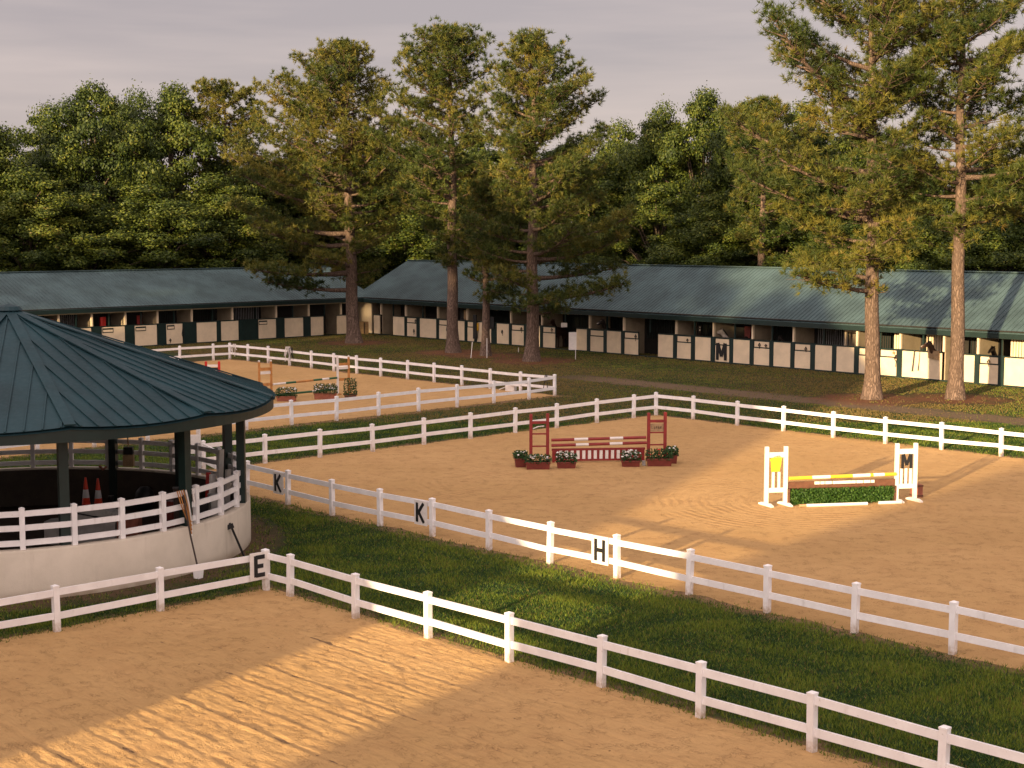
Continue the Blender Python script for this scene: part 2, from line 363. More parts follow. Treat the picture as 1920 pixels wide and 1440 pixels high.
# sand -------------------------------------------------------------------------------
def sand_mat(name, dirv, arcs=None, furrow=False):
    n = NT(name); pos = n.coord('Pos')
    b0 = n.noise(.12, 4, .6, pos); b1 = n.noise(.9, 6, .65, pos); b2 = n.noise(9, 6, .7, pos); b3 = n.noise(45, 3, .7, pos)
    m = n.n('ShaderNodeMapping'); m.inputs['Rotation'].default_value = (0, 0, -math.atan2(dirv.y, dirv.x)); n.l(pos, m.inputs[0])
    st = n.noise(6, 5, .65, m.outputs[0], sc3=(.12, 1, 1)); st2 = n.noise(16, 4, .6, m.outputs[0], sc3=(.25, 1, 1))
    c = n.mix(n.mr(b0, .35, .65), (.44, .275, .115), (.50, .315, .138)); c = n.mix(n.mr(b1, .4, .7, 0, .45), c, (.40, .235, .10))
    c = n.mix(n.mr(b2, .58, .78, 0, .55), c, (.34, .19, .09)); c = n.mix(n.mr(b3, .6, .8, 0, .5), c, (.26, .15, .075))
    wv = n.n('ShaderNodeMix', data_type='VECTOR'); wv.inputs[0].default_value = .35; mw = n.n('ShaderNodeMapping'); mw.inputs['Scale'].default_value = (.45, 1, 1); n.l(m.outputs[0], mw.inputs[0])
    wn_ = n.n('ShaderNodeTexNoise'); wn_.inputs['Scale'].default_value = 4; n.l(pos, wn_.inputs['Vector']); n.l(mw.outputs[0], wv.inputs[4]); n.l(wn_.outputs['Color'], wv.inputs[5])
    cr = n.n('ShaderNodeTexVoronoi'); cr.feature = 'DISTANCE_TO_EDGE'; cr.inputs['Scale'].default_value = 16; n.l(wv.outputs[1], cr.inputs['Vector'])
    crk = n.math('MULTIPLY', n.mr(cr.outputs['Distance'], .0, .10, 1, 0), n.mr(n.noise(2.6, 5, .7, pos), .46, .62))
    c = n.mix(n.math('MULTIPLY', crk, .5), c, (.19, .105, .05))
    vo = n.n('ShaderNodeTexVoronoi'); vo.inputs['Scale'].default_value = 2.2; n.l(pos, vo.inputs['Vector'])
    c = n.mix(n.mr(vo.outputs['Distance'], .03, .06, .75, 0), c, (.10, .06, .035))
    h = n.math('ADD', n.math('MULTIPLY', b2, .9), n.math('MULTIPLY', b3, .45)); h = n.math('SUBTRACT', h, n.math('MULTIPLY', crk, .35))
    h = n.math('ADD', h, n.math('MULTIPLY', st, .55)); h = n.math('ADD', h, n.math('MULTIPLY', st2, .7))
    for (cx_, cy_, r0, r1) in (arcs or []):
        dd = n.n('ShaderNodeVectorMath', operation='DISTANCE'); n.l(pos, dd.inputs[0]); dd.inputs[1].default_value = (cx_, cy_, 0)
        rr = n.math('ADD', dd.outputs['Value'], n.math('MULTIPLY', b1, .5))
        w = n.math('SINE', n.math('MULTIPLY', rr, 21.0)); msk = n.math('MULTIPLY', n.mr(dd.outputs['Value'], r0, r0 + 1, 0, 1), n.mr(dd.outputs['Value'], r1 - 1.5, r1, 1, 0))
        msk = n.math('MULTIPLY', msk, n.mr(b1, .38, .6, .15, 1))
        h = n.math('ADD', h, n.math('MULTIPLY', n.math('MULTIPLY', w, msk), .4))
    n.bump(h, .030); return n.done(c, .95, 0, .12)
M['sand_near'] = sand_mat('sand_near', dA)
M['sand'] = sand_mat('sand', dB, [(9.5, 46, .8, 6), (0.2, 50.2, 1.2, 5), (-2.6, 50.0, 1.0, 4)])
def ragged(pts, closed_out=.12, step=.22, seed=1):
    rnd = random.Random(seed); out = []
    for i, p in enumerate(pts):
        q = pts[(i + 1) % len(pts)]; Ln = (q - p).length; k = max(1, int(Ln / step)); dd = (q - p).normalized(); nn = Vector((-dd.y, dd.x, 0)); w = 0
        for j in range(k):
            w = w * .7 + rnd.gauss(0, closed_out * .5); out.append(p + dd * (Ln * j / k) + nn * w)
    return out
def sheet(name, pts, z, mat):
    b = MB(); b.quad(*[(p.x, p.y, z) for p in pts]); return tag(b.build(name, mat), kind='structure')
# near arena: a sheet of real relief with harrow furrows
def relief(name, z, mat):
    rng = np.random.default_rng(4); d0 = np.array([dA.x, dA.y]); d1 = np.array([dAl.x, dAl.y]); o = np.array([A_R[0].x, A_R[0].y])
    sa = np.arange(-.25, 23, .06); sb = np.arange(-.25, 17.5, .045)
    Sa, Sb = np.meshgrid(sa, sb, indexing='ij'); H = np.zeros_like(Sa)
    def vn(sx, sy, amp):
        gx = rng.normal(size=(int(24 / sx) + 4, int(19 / sy) + 4)); x = (Sa + .5) / sx; y = (Sb + .5) / sy
        i = x.astype(int); j = y.astype(int); fx = x - i; fy = y - j; fx = fx * fx * (3 - 2 * fx); fy = fy * fy * (3 - 2 * fy)
        return amp * (gx[i, j] * (1 - fx) * (1 - fy) + gx[i + 1, j] * fx * (1 - fy) + gx[i, j + 1] * (1 - fx) * fy + gx[i + 1, j + 1] * fx * fy)
    H += vn(2.2, 2.2, .004) + vn(.45, .12, .005) + vn(.16, .1, .0048) + vn(.09, .07, .0036)
    wob = vn(9, 4, .06); inside = 1 / (1 + np.exp(-(Sa - 3.2 + vn(1.5, 1.5, .6)) * 1.5))
    for k, fb in enumerate([1.1, 1.75, 2.5, 2.75, 3.6, 4.15, 4.4, 5.2, 5.9, 6.7, 7.2, 8.0, 8.9, 9.2, 10.1, 11.2, 12.5, 13.6]):
        amp = [.014, .024, .013, .011, .03, .015, .02, .012, .032, .014, .022, .018, .03, .014, .02, .016, .02, .02][k]
        x = (Sb - fb - wob) / .055
        H += inside * amp * .85 * (np.exp(-(x - 1) ** 2) - np.exp(-(x + .6) ** 2)) * (0.75 + .25 * np.sin(Sa * 3 + k))
    H += inside * (.003 + vn(1.6, .8, .0016)) * np.sin(2 * np.pi * (Sb - wob) / .17 + vn(4, 1, .8))
    for _ in range(900):                                    # hoof prints, thick along the rail and in the corner
        pa_ = rng.uniform(0, 23); pb_ = rng.uniform(0, 17)
        if inside[min(len(sa) - 1, int((pa_ + .25) / .06)), 0] > .6 and rng.random() < .8: continue
        i0 = int((pa_ + .25) / .06); j0 = int((pb_ + .25) / .045); r_ = rng.uniform(.05, .075)
        sl_ = (slice(max(0, i0 - 4), i0 + 5), slice(max(0, j0 - 5), j0 + 6)); d2 = ((Sa[sl_] - pa_) ** 2 + (Sb[sl_] - pb_) ** 2) / r_ ** 2
        H[sl_] += rng.uniform(.008, .02) * (-np.exp(-d2) + .45 * np.exp(-(np.sqrt(d2) - 1.5) ** 2 / .15))
    # wrinkles of swept sand near the corner
    H += .008 * np.exp(-((Sa - 2.2) / .5) ** 2 - ((Sb - 1.6) / 1.0) ** 2) * np.sin(Sb * 9 + Sa * 25)
    ed = np.minimum(Sa, Sb); fade = np.clip((ed + .25 + vn(.3, .3, .08)) / .3, 0, 1); H = H * fade - (1 - fade) * .02
    X = o[0] + Sa * d0[0] + Sb * d1[0]; Y = o[1] + Sa * d0[1] + Sb * d1[1]
    V = np.stack([X, Y, z + H], -1).reshape(-1, 3).astype(np.float32); na, nb = Sa.shape
    i, j = np.meshgrid(np.arange(na - 1), np.arange(nb - 1), indexing='ij'); k = i * nb + j
    # keep only what lies in front of the picture's foot or a little outside it
    F4 = np.stack([k, k + 1, k + nb + 1, k + nb], -1).reshape(-1, 4).astype(np.int32)
    cy_ = V[F4[:, 0], 1]; F4 = F4[cy_ > 15]
    me = bpy.data.meshes.new(name); me.vertices.add(len(V)); me.vertices.foreach_set('co', V.ravel()); me.loops.add(F4.size)
    me.loops.foreach_set('vertex_index', F4.ravel()); me.polygons.add(len(F4)); me.polygons.foreach_set('loop_start', np.arange(0, F4.size, 4, dtype=np.int32))
    me.polygons.foreach_set('loop_total', np.full(len(F4), 4, dtype=np.int32)); me.polygons.foreach_set('use_smooth', np.ones(len(F4), dtype=bool))
    me.materials.append(mat); me.update(calc_edges=True); ob = bpy.data.objects.new(name, me); C.objects.link(ob); return ob
tag(relief('sand_arena_near', .022, M['sand_near']), kind='structure')
midpts = [B[0], B[-1] + dB * 20, CR[-1] + dC * 15, CR[0], CL[-1]]
cen = Vector((5, 50, 0)); midpts = [p + (p - cen).normalized() * .1 for p in midpts]
sheet('sand_arena_middle', ragged(midpts, .10, .2, 3), .008, M['sand'])
farpts = [DN[0], DR[0], DL[-1], DL[-1] + dD * 0 + Vector((4, -20, 0)), DN[-1]]
sheet('sand_arena_far', ragged(farpts, .12, .25, 5), .008, M['sand'])

# grass blades on the lawn between the arenas and round the pen, one mass
def blades():
    rng = np.random.default_rng(11)
    def in_sand(x, y, m=0.0):
        def side(p, d, s): return s * (-(d.y) * (x - p.x) + d.x * (y - p.y))
        a = (side(A_R[1], dA, -1) > -m) & (((x - A_L[0].x) * dA.x + (y - A_L[0].y) * dA.y) > -m)
        b = (side(B[1], dB, 1) > -m) & (side(B[0], (CL[-1] - B[0]).normalized(), -1) > -m) & (side(CR[0], dC, -1) > -m) & (side(CL[0], (CL[-1] - CL[0]).normalized(), 1) > -m)
        c = (side(DN[0], dD, -1) > -m) & (side(DR[0], (DR[-1] - DR[0]).normalized(), -1) > -m)
        pen = np.hypot(x - PEN.x, y - PEN.y) < 6.62
        return a | b | c | pen
    P = []
    for (y0, y1, dens) in ((19, 34, 620), (34, 50, 340), (50, 66, 170), (66, 128, 95)):
        area = (y1 - y0) * (y0 + y1) * .36 * 1.02; k = int(area * dens)
        y = rng.uniform(y0, y1, k); x = rng.uniform(-.36, .36, k) * (y1); ok = (np.abs(x) < .36 * y) & ~in_sand(x, y, rng.normal(.06, .13, k))
        x, y = x[ok], y[ok]
        cl = np.sin(x * 1.7 + np.sin(y * 1.3) * 2) * np.sin(y * 1.9 + np.cos(x * .9) * 2)
        # thinner beside the sand
        nears = in_sand(x, y, .55) & (rng.random(len(x)) < .6)
        nears |= (np.hypot(x - PEN.x, y - PEN.y) < 7.5) & (rng.random(len(x)) < .85)
        for kk in P4.values(): nears |= (np.hypot(x - kk.x, y - kk.y) < 2.9) & (rng.random(len(x)) < .9)
        tx = -dT.y * (x - pa.x) + dT.x * (y - pa.y); nears |= (np.abs(tx) < 1.3) & (dT.x * (x - pa.x) + dT.y * (y - pa.y) > 1) & (rng.random(len(x)) < .93)
        P.append(np.stack([x, y, cl], -1)[~nears])
    P = np.concatenate(P); k = len(P)
    yy = P[:, 1]; nb = 3; base = np.repeat(P[:, :2], nb, 0) + rng.normal(0, .035, (k * nb, 2)); yb = np.repeat(yy, nb)
    h = rng.uniform(.035, .085, k * nb) * (1 + .3 * np.repeat(P[:, 2], nb)) * np.where(yb > 50, .95, 1); w = rng.uniform(.006, .012, k * nb) * np.clip(yb / 32, 1, 1.6)
    th = rng.uniform(0, 2 * np.pi, k * nb); lean = rng.normal(0, .03, (k * nb, 2))
    z0 = np.zeros(k * nb)
    a = np.stack([base[:, 0] - w * np.cos(th), base[:, 1] - w * np.sin(th), z0], -1); b = np.stack([base[:, 0] + w * np.cos(th), base[:, 1] + w * np.sin(th), z0], -1)
    c = np.stack([base[:, 0] + lean[:, 0], base[:, 1] + lean[:, 1], h], -1)
    V = np.stack([a, b, c], 1).reshape(-1, 3)
    tall = rng.random(k * nb) < np.where(yb > 50, .12, .32); h = np.where(tall, h * 1.55, h); c[:, 2] = h
    dryp = np.sin(P[:, 0] * .35 + np.sin(P[:, 1] * .21) * 2) * np.sin(P[:, 1] * .27 + 1.3)
    tint = np.clip(.36 + .16 * np.repeat(P[:, 2], nb) + rng.normal(0, .13, k * nb) + np.where(tall, .22, 0), 0, .66)
    drn = rng.random(k * nb) < np.where(yb > 66, .62 + .38 * np.repeat(dryp, nb), .05); tint = np.where(drn, np.clip(rng.normal(.88, .07, k * nb), .78, 1), tint)
    o = bpy.data.objects.new('grass', np_mesh('grass', V, 3, M['grass_blades'], tint)); C.objects.link(o)
    tag(o, 'short green lawn grass between and around the sand arenas', 'grass', kind='stuff')
blades()

# ------------------------------------------------------------------ fences
def post_mesh(h, w, name='post'):
    b = MB(); f = Fr((0, 0), (1, 0)); b.box(f, -w / 2, w / 2, -w / 2, w / 2, 0, h - .05); m1 = b.mesh(name, M['white'])
    c = MB(); k = w / 2 + .006
    c.box(f, -k, k, -k, k, h - .05, h - .018)
    nn = len(c.v); c.v += [(-k, -k, h - .018), (k, -k, h - .018), (k, k, h - .018), (-k, k, h - .018), (0, 0, h + .012)]
    for i in range(4): c.f.append((nn + i, nn + (i + 1) % 4, nn + 4))
    return m1, c.mesh('post_cap', M['white'])
def fence(name, label, lines, h, group=None):
    base = lines[0][0]; t = thing(name, label, 'fence', base, group); pm, cm = post_mesh(h, .13); rnd = random.Random(len(label))
    done = []
    for ln in lines:
        for i, p in enumerate(ln):
            d = (ln[min(i + 1, len(ln) - 1)] - ln[max(i - 1, 0)]).normalized(); rz = math.atan2(d.y, d.x)
            if not any((p - q).length < .3 for q in done):
                o = put(pm, 'post', t, p, rz); cp = bpy.data.objects.new('post_cap', cm); C.objects.link(cp); cp.parent = o
                o.rotation_euler = (rnd.gauss(0, .011), rnd.gauss(0, .011), rz); done.append(p)
            if i + 1 < len(ln):
                q = ln[i + 1]
                for zc in (.83 * h, .36 * h):
                    b = MB(); e = [rnd.gauss(0, .013) for _ in range(2)]
                    dd = (q - p).normalized() * .055
                    b.beam(p + dd + Vector((0, 0, zc + e[0])), q - dd + Vector((0, 0, zc + e[1])), .045, .145)
                    b.build('rail', M['white'], t)
    return t
G_F = 'white two-rail fences of the riding arenas'
fence('arena_fence', 'white two-rail fence round the nearest arena, meeting in a corner with the letter E board', [A_R, A_L], 1.02, G_F)
fence('arena_fence', 'white two-rail fence round the middle arena with the red and the white jumps', [B, [B[0], (B[0] + CL[-1]) / 2, CL[-1]], list(reversed(CL)), CR], 1.10, G_F)
fence('arena_fence', 'white two-rail fence round the far arena with the orange jump', [list(reversed(DN)), DR, DL], 1.13, G_F)

# ------------------------------------------------------------------ letters
STROKES = {
    'K': [((0, 0), (0, 1)), ((.06, .42), (.62, 1)), ((.18, .5), (.66, 0))],
    'E': [((0, 0), (0, 1)), ((0, .92), (.6, .92)), ((0, .5), (.5, .5)), ((0, .08), (.6, .08))],
    'H': [((0, 0), (0, 1)), ((.6, 0), (.6, 1)), ((0, .5), (.6, .5))],
    'M': [((0, 0), (0, 1)), ((.74, 0), (.74, 1)), ((.05, 1), (.37, .22)), ((.69, 1), (.37, .22))],
    'L': [((0, 0), (0, 1)), ((0, .05), (.5, .05))], 'U': [((0, 0), (0, 1)), ((.5, 0), (.5, 1)), ((0, .05), (.5, .05))],
    'P': [((0, 0), (0, 1)), ((0, .95), (.5, .95)), ((.5, .95), (.5, .5)), ((0, .5), (.5, .5))],
    'A': [((0, 0), (.3, 1)), ((.6, 0), (.3, 1)), ((.12, .4), (.48, .4))], 'R': [((0, 0), (0, 1)), ((0, .95), (.5, .95)), ((.5, .95), (.5, .5)), ((0, .5), (.5, .5)), ((.15, .5), (.55, 0))]}
def letter(b, ch, fr, a, z, hh, w, th=.012, off=0.0, sx=1.0):
    """strokes on the frame's front (negative across) side; along grows to the reader's right"""
    for k, ((x0, y0), (x1, y1)) in enumerate(STROKES[ch]):
        p0 = Vector((x0 * hh * sx, y0 * hh)); p1 = Vector((x1 * hh * sx, y1 * hh)); d = (p1 - p0).normalized(); nn = Vector((-d.y, d.x)) * w / 2
        if abs(d.x) > .2 and abs(d.y) > .2: pass
        q = [p0 - nn, p1 - nn, p1 + nn, p0 + nn]; t0 = off - .0006 * k
        vs = [fr.p(a + c.x, t0, z + c.y) for c in q] + [fr.p(a + c.x, t0 - th, z + c.y) for c in q]; b.hexa(vs)
def letter_sign(ch, label, fr, a, z0, z1, w, grp='letter boards of the arenas', lw=.10, board=True, hh=None):
    t = thing('letter_sign', label, 'sign', fr.p(a, 0, z0), grp)
    if board:
        MB().bev(fr, a - w / 2, a + w / 2, -.012, .012, z0, z1, .004).build('board', M['jump_white'], t)
    hh = hh or (z1 - z0) * .78; wd = STROKES[ch]; mx = max(max(p[0], q[0]) for p, q in wd) * hh * .82
    b = MB(); letter(b, ch, fr, a - mx / 2, z0 + ((z1 - z0) - hh) / 2, hh, lw, .006, -.014, .82); b.build('letter', M['black'], t)
    return t
def along(line, u):
    """point of a fence line under picture column u"""
    for p, q in zip(line, line[1:]):
        k = (u - 960) / FPX * 1.0035; f = lambda s: (p.x + (q.x - p.x) * s) - k * (p.y + (q.y - p.y) * s)
        f0, f1 = f(0), f(1)
        if f0 * f1 <= 0: return p + (q - p) * (f0 / (f0 - f1))
frB = lambda p: Fr(p - Vector((.71, .70, 0)) * .055, dB)
letter_sign('K', 'white board with black letter K beside the round pen', frB(along(B, 521)), 0, .28, .98, .54)
letter_sign('K', 'white board with black letter K further along the middle arena fence', frB(along(B, 790)), 0, .28, .98, .54)
letter_sign('H', 'white board with black letter H on the middle arena fence', frB(along(B, 1130)), 0, .28, .98, .56)
pE = A_L[0] + dAl * .22
letter_sign('E', 'white board with black letter E on the corner post of the nearest arena', Fr(pE + Vector((.689, -.725, 0)) * .09, -dAl), 0, .33, .98, .55)

# ------------------------------------------------------------------ round pen
pav = thing('round_pavilion', 'dark teal metal roofed round pavilion on green posts over the round pen', 'pavilion', PEN)
NF = 12; PENW = PEN; PEN = PEN + Vector((.22, .05, 0)); A0 = R(-61.0); RE = 7.0; ZE = 3.98; ZA = 6.42; slope = (ZA - ZE) / RE
rf = MB(); rb = MB()
for k in range(NF):
    a0 = A0 + k * 2 * math.pi / NF; a1 = a0 + 2 * math.pi / NF; am = (a0 + a1) / 2; ca = math.cos(math.pi / NF)
    zf = lambda x, y: ZA - slope / ca * (x * math.cos(am) + y * math.sin(am)) * ca
    ns = 10; arc = []
    for j in range(ns + 1):
        t = a0 + (a1 - a0) * j / ns; x, y = RE * math.cos(t), RE * math.sin(t); arc.append((x, y))
    for j in range(ns):
        (x0, y0), (x1, y1) = arc[j], arc[j + 1]
        rf.quad(PEN + Vector((0, 0, ZA)), PEN + Vector((x0, y0, zf(x0, y0))), PEN + Vector((x1, y1, zf(x1, y1))))
        rf.quad(PEN + Vector((0, 0, ZA - .07)), PEN + Vector((x1, y1, zf(x1, y1) - .07)), PEN + Vector((x0, y0, zf(x0, y0) - .07)))
    # standing seams, parallel within the facet
    dv = Vector((math.cos(am), math.sin(am), 0)); sv = Vector((-dv.y, dv.x, 0)); hw = math.tan(math.pi / NF)
    m = int(RE * math.sin(math.pi / NF) / .40)
    for q in range(-m, m + 1):
        s = q * .40 + .02; st = abs(s) / hw + .05; en = math.sqrt(RE * RE - s * s) + .015
        if en - st < .1: continue
        p0 = dv * st + sv * s; p1 = dv * en + sv * s
        rb.beam(PEN + Vector((p0.x, p0.y, zf(p0.x, p0.y) + .016)), PEN + Vector((p1.x, p1.y, zf(p1.x, p1.y) + .016)), .035, .04)
roof = rf.build('roof', M['pen_roof'], pav); rb.build('seam', M['pen_roof'], roof)
for k in range(NF):
    a0 = A0 + k * 2 * math.pi / NF; x, y = math.cos(a0), math.sin(a0); zr = lambda r: ZA - slope * r * math.cos(math.pi / NF)
    b = MB(); b.beam(PEN + Vector((0, 0, ZA + .045)), PEN + Vector((x * 7.02, y * 7.02, zr(7.02) + .045)), .26, .035); b.build('ridge_cap', M['pen_roof'], roof)
b = MB(); b.lathe(PEN + Vector((0, 0, ZA - .02)), [(.38, 0), (.30, .10), (.0, .17)], 16); b.build('finial_cap', M['pen_roof'], roof)
b = MB(); nn_ = 120; ri = 6.88; ro = 6.95; zs = []
for j in range(nn_ + 1):
    t = A0 + j * 2 * math.pi / nn_; am = A0 + (math.floor(min(j, nn_ - 1) / (nn_ / NF)) + .5) * 2 * math.pi / NF
    zs.append(ZA - slope * RE * math.cos(t - am) - .05)
for j in range(nn_):
    t0 = A0 + j * 2 * math.pi / nn_; t1 = A0 + (j + 1) * 2 * math.pi / nn_
    def pp(r, t, z): return PEN + Vector((r * math.cos(t), r * math.sin(t), z))
    zb = ZE - .29; b.hexa([pp(ri, t0, zb), pp(ro, t0, zb), pp(ro, t1, zb), pp(ri, t1, zb), pp(ri, t0, zs[j]), pp(ro, t0, zs[j]), pp(ro, t1, zs[j + 1] if (j + 1) % 10 else zs[j]), pp(ri, t1, zs[j + 1] if (j + 1) % 10 else zs[j])])
b.build('fascia', M['dark_green'], pav)
for a in (-61, -30, 1, 33, 57, 80, 119, 149, 179, 209, 239, 269):
    x, y = 6.12 * math.cos(R(a)), 6.12 * math.sin(R(a)); f = Fr(PEN + Vector((x, y, 0)), (math.cos(R(a)), math.sin(R(a))))
    w = .11; MB().box(f, -w, w, -w, w, 0, ZE - .05).build('column', M['dark_green'], pav)
b = MB()
for a in range(12):
    t = A0 + a * math.pi / 6; b.beam(PEN + Vector((0, 0, ZA - .22)), PEN + Vector((6.8 * math.cos(t), 6.8 * math.sin(t), ZE - .05)), .09, .2)
b.build('rafter', M['dark_green'], pav)
PEN = PENW; WH = 1.18
b = MB(); b.lathe(PEN, [(6.50, -.1), (6.50, WH - .03), (6.47, WH), (6.22, WH), (6.20, WH - .03), (6.20, -.1)], 96)
tag(b.build('round_wall', M['pen_wall'], loc=PEN, smooth=False), 'cream stucco ring wall under the round pen fence', 'wall')
for p_ in bpy.data.objects['round_wall'].data.polygons: p_.use_smooth = abs(p_.normal.z) < .3
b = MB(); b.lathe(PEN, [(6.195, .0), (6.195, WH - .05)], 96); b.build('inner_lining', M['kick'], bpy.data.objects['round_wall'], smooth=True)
pf = thing('pen_fence', 'curved white three-rail fence standing on the cream ring wall', 'fence', PEN + Vector((0, 0, WH)))
pm, cm = post_mesh(.98, .12); NP = 34; RP = 6.34
for k in range(NP):
    a = R(-67.9 + k * 360 / NP); p = PEN + Vector((RP * math.cos(a), RP * math.sin(a), WH)); o = put(pm, 'post', pf, p, a)
    cp = bpy.data.objects.new('post_cap', cm); C.objects.link(cp); cp.parent = o
    if k == 22: continue
    a2 = R(-67.9 + (k + 1) * 360 / NP); q = PEN + Vector((RP * math.cos(a2), RP * math.sin(a2), WH)); dd = (q - p).normalized() * .05
    for zc in (.83, .50, .15):
        MB().beam(p + dd + Vector((0, 0, zc)), q - dd + Vector((0, 0, zc)), .045, .135).build('rail', M['white'], pf)

# ------------------------------------------------------------------ stables
def facade(fr):
    def s_of(u):
        k = (u - 960) / FPX * 1.0035; # x = k*y on the facade line
        return (k * fr.o.y - fr.o.x) / (fr.d.x - k * fr.d.y)
    return s_of
def barn(name, label, fr, s0, s1, half, ez, rz, ov, items, posts, inner_vis, gable=True):
    """items: (s_a, s_b, kind); posts: s of the pale roof posts"""
    t = thing(name, label, 'stable', fr.p(s0, 0, 0)); ww = half * 2
    sl = (rz - ez) / half; e0 = ez - ov * sl
    b = MB(); rb = MB(); r0, r1 = s0 - .45, s1 + .45
    for sg, w_e in ((1, -ov), (-1, ww + ov)):
        A = [fr.p(r0, w_e, e0), fr.p(r1, w_e, e0), fr.p(r1, half, rz), fr.p(r0, half, rz)]
        D = Vector((0, 0, .07)); b.hexa([q - D for q in A] + A)
        k = int((r1 - r0) / .32)
        for i in range(k + 1):
            s = r0 + .02 + i * .32; rb.beam(fr.p(s, w_e, e0 + .015), fr.p(s, half, rz + .015), .045, .04)
    rf = b.build('roof', M['roof'], t); rb.build('seam', M['roof'], rf)
    MB().beam(fr.p(r0, half, rz + .04), fr.p(r1, half, rz + .04), .34, .05).build('ridge_cap', M['roof'], rf)
    MB().box(fr, r0, r1, -ov - .03, -ov, e0 - .30, e0 - .01).build('fascia', M['dark_green'], t)
    MB().box(fr, s0, s1, -.06, .10, ez - .62, ez - .20).build('header_beam', M['cream'], t)
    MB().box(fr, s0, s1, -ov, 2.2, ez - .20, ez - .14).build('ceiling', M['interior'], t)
    MB().box(fr, s0, s1, -.075, .0, 0, .10).build('kick_board', M['dark_green'], t)
    W = 2.05
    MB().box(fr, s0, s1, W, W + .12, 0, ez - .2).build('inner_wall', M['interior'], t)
    for sg, sx in ((0, s0), (1, s1 - .12)):
        b = MB(); b.box(fr, sx, sx + .12, .12, ww, 0, ez - .05)
        p = [fr.p(sx, 0, ez - .05), fr.p(sx, ww, ez - .05), fr.p(sx, half, rz - .1)]; q = [x + fr.d * .12 for x in p]
        b.quad(*p); b.quad(*reversed(q)); b.quad(p[0], q[0], q[2], p[2]); b.quad(p[1], p[2], q[2], q[1]); b.build('gable_wall', M['cream'], t)
    MB().box(fr, s0, s1, ww - .12, ww, 0, ez - .05).build('rear_wall', M['cream'], t)
    PH = 1.62; last = None
    for (a, c, kd) in items:
        if kd == 'P':
            MB().bev(fr, a, c, -.02, .05, .09, PH, .006).build('stall_panel', M['cream'], t)
        elif kd == 'W':
            MB().box(fr, a, c, -.03, .05, 0, ez - .62).build('front_wall', M['cream'], t)
        elif kd == 'G':
            MB().box(fr, a, c, -.03, .05, .0, PH + .08).build('green_panel', M['dark_green'], t)
        elif kd in 'DR':
            dr = MB().box(fr, a - .03, c + .03, -.005, .05, .05, PH).build('stall_door', M['dark_green'], t)
            if kd == 'D':
                MB().box(fr, a + .02, c - .02, -.03, -.006, .09, 1.16).build('lower_panel', M['cream'], dr)
                MB().box(fr, a + .05, c - .05, -.03, -.006, 1.24, PH - .03).build('upper_panel', M['cream'], dr)
            else:
                MB().box(fr, a, c, -.03, -.006, .09, PH - .01).build('lower_panel', M['cream'], dr)
                MB().box(fr, a + .05, a + (c - a) * .5, -.05, -.031, 1.20, PH - .08).build('feed_hatch', M['dark_green'], dr)
                MB().box(fr, a + .10, a + (c - a) * .5 - .05, -.06, -.051, 1.26, 1.42).build('hatch_panel', M['cream'], dr)
    # green posts fill what lies between two neighbouring panels
    for (a, c, k1), (a2, c2, k2) in zip(items, items[1:]):
        if k1 in 'PDRG' and k2 in 'PDRG' and .02 < a2 - c < .75:
            MB().box(fr, c + .001, a2 - .001, -.055, .08, 0, PH + .09).build('stall_post', M['dark_green'], t)
    # top rail over runs of panels
    run = None
    for (a, c, kd) in items + [(1e9, 1e9, 'X')]:
        if kd in 'PDRG':
            if run and a - run[1] < .8: run = (run[0], c)
            else:
                if run: MB().box(fr, run[0], run[1], -.045, .075, PH + .01, PH + .08).build('top_rail', M['dark_green'], t)
                run = (a, c)
        else:
            if run: MB().box(fr, run[0], run[1], -.045, .075, PH + .01, PH + .08).build('top_rail', M['dark_green'], t)
            run = None
    rnd = random.Random(len(items))
    for k, s in enumerate(posts):
        MB().box(fr, s - .06, s + .06, -.075, .085, PH + .1, ez - .621).build('roof_post', M['cream'], t)
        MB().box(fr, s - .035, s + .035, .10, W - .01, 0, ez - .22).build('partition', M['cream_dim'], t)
        if k + 1 < len(posts):
            s2 = posts[k + 1]; mid_ = (s + s2) / 2 + rnd.uniform(-.15, .15)
            MB().box(fr, mid_ - .045, mid_ + .045, -.03, .06, PH + .08, ez - .62).build('window_post', M['dark_green'], t)
            # grilles and boards of the inner doors
            b = MB(); q = s + .35
            while q < s2 - .3: b.box(fr, q, q + .03, W - .06, W - .02, 1.1, ez - .5); q += .16
            if rnd.random() < .75: b.build('grille', M['steel'] if rnd.random() < .25 else M['dark_green'], t)
            if rnd.random() < .45:
                z1 = ez - .75; w0 = s + (s2 - s) * (.1 if inner_vis > 0 else .55) + rnd.uniform(0, .5)
                MB().box(fr, w0, w0 + rnd.uniform(.35, .8), W - .10, W - .065, 1.0, z1).build('inner_door', M['cream_dim'], t)
    return t
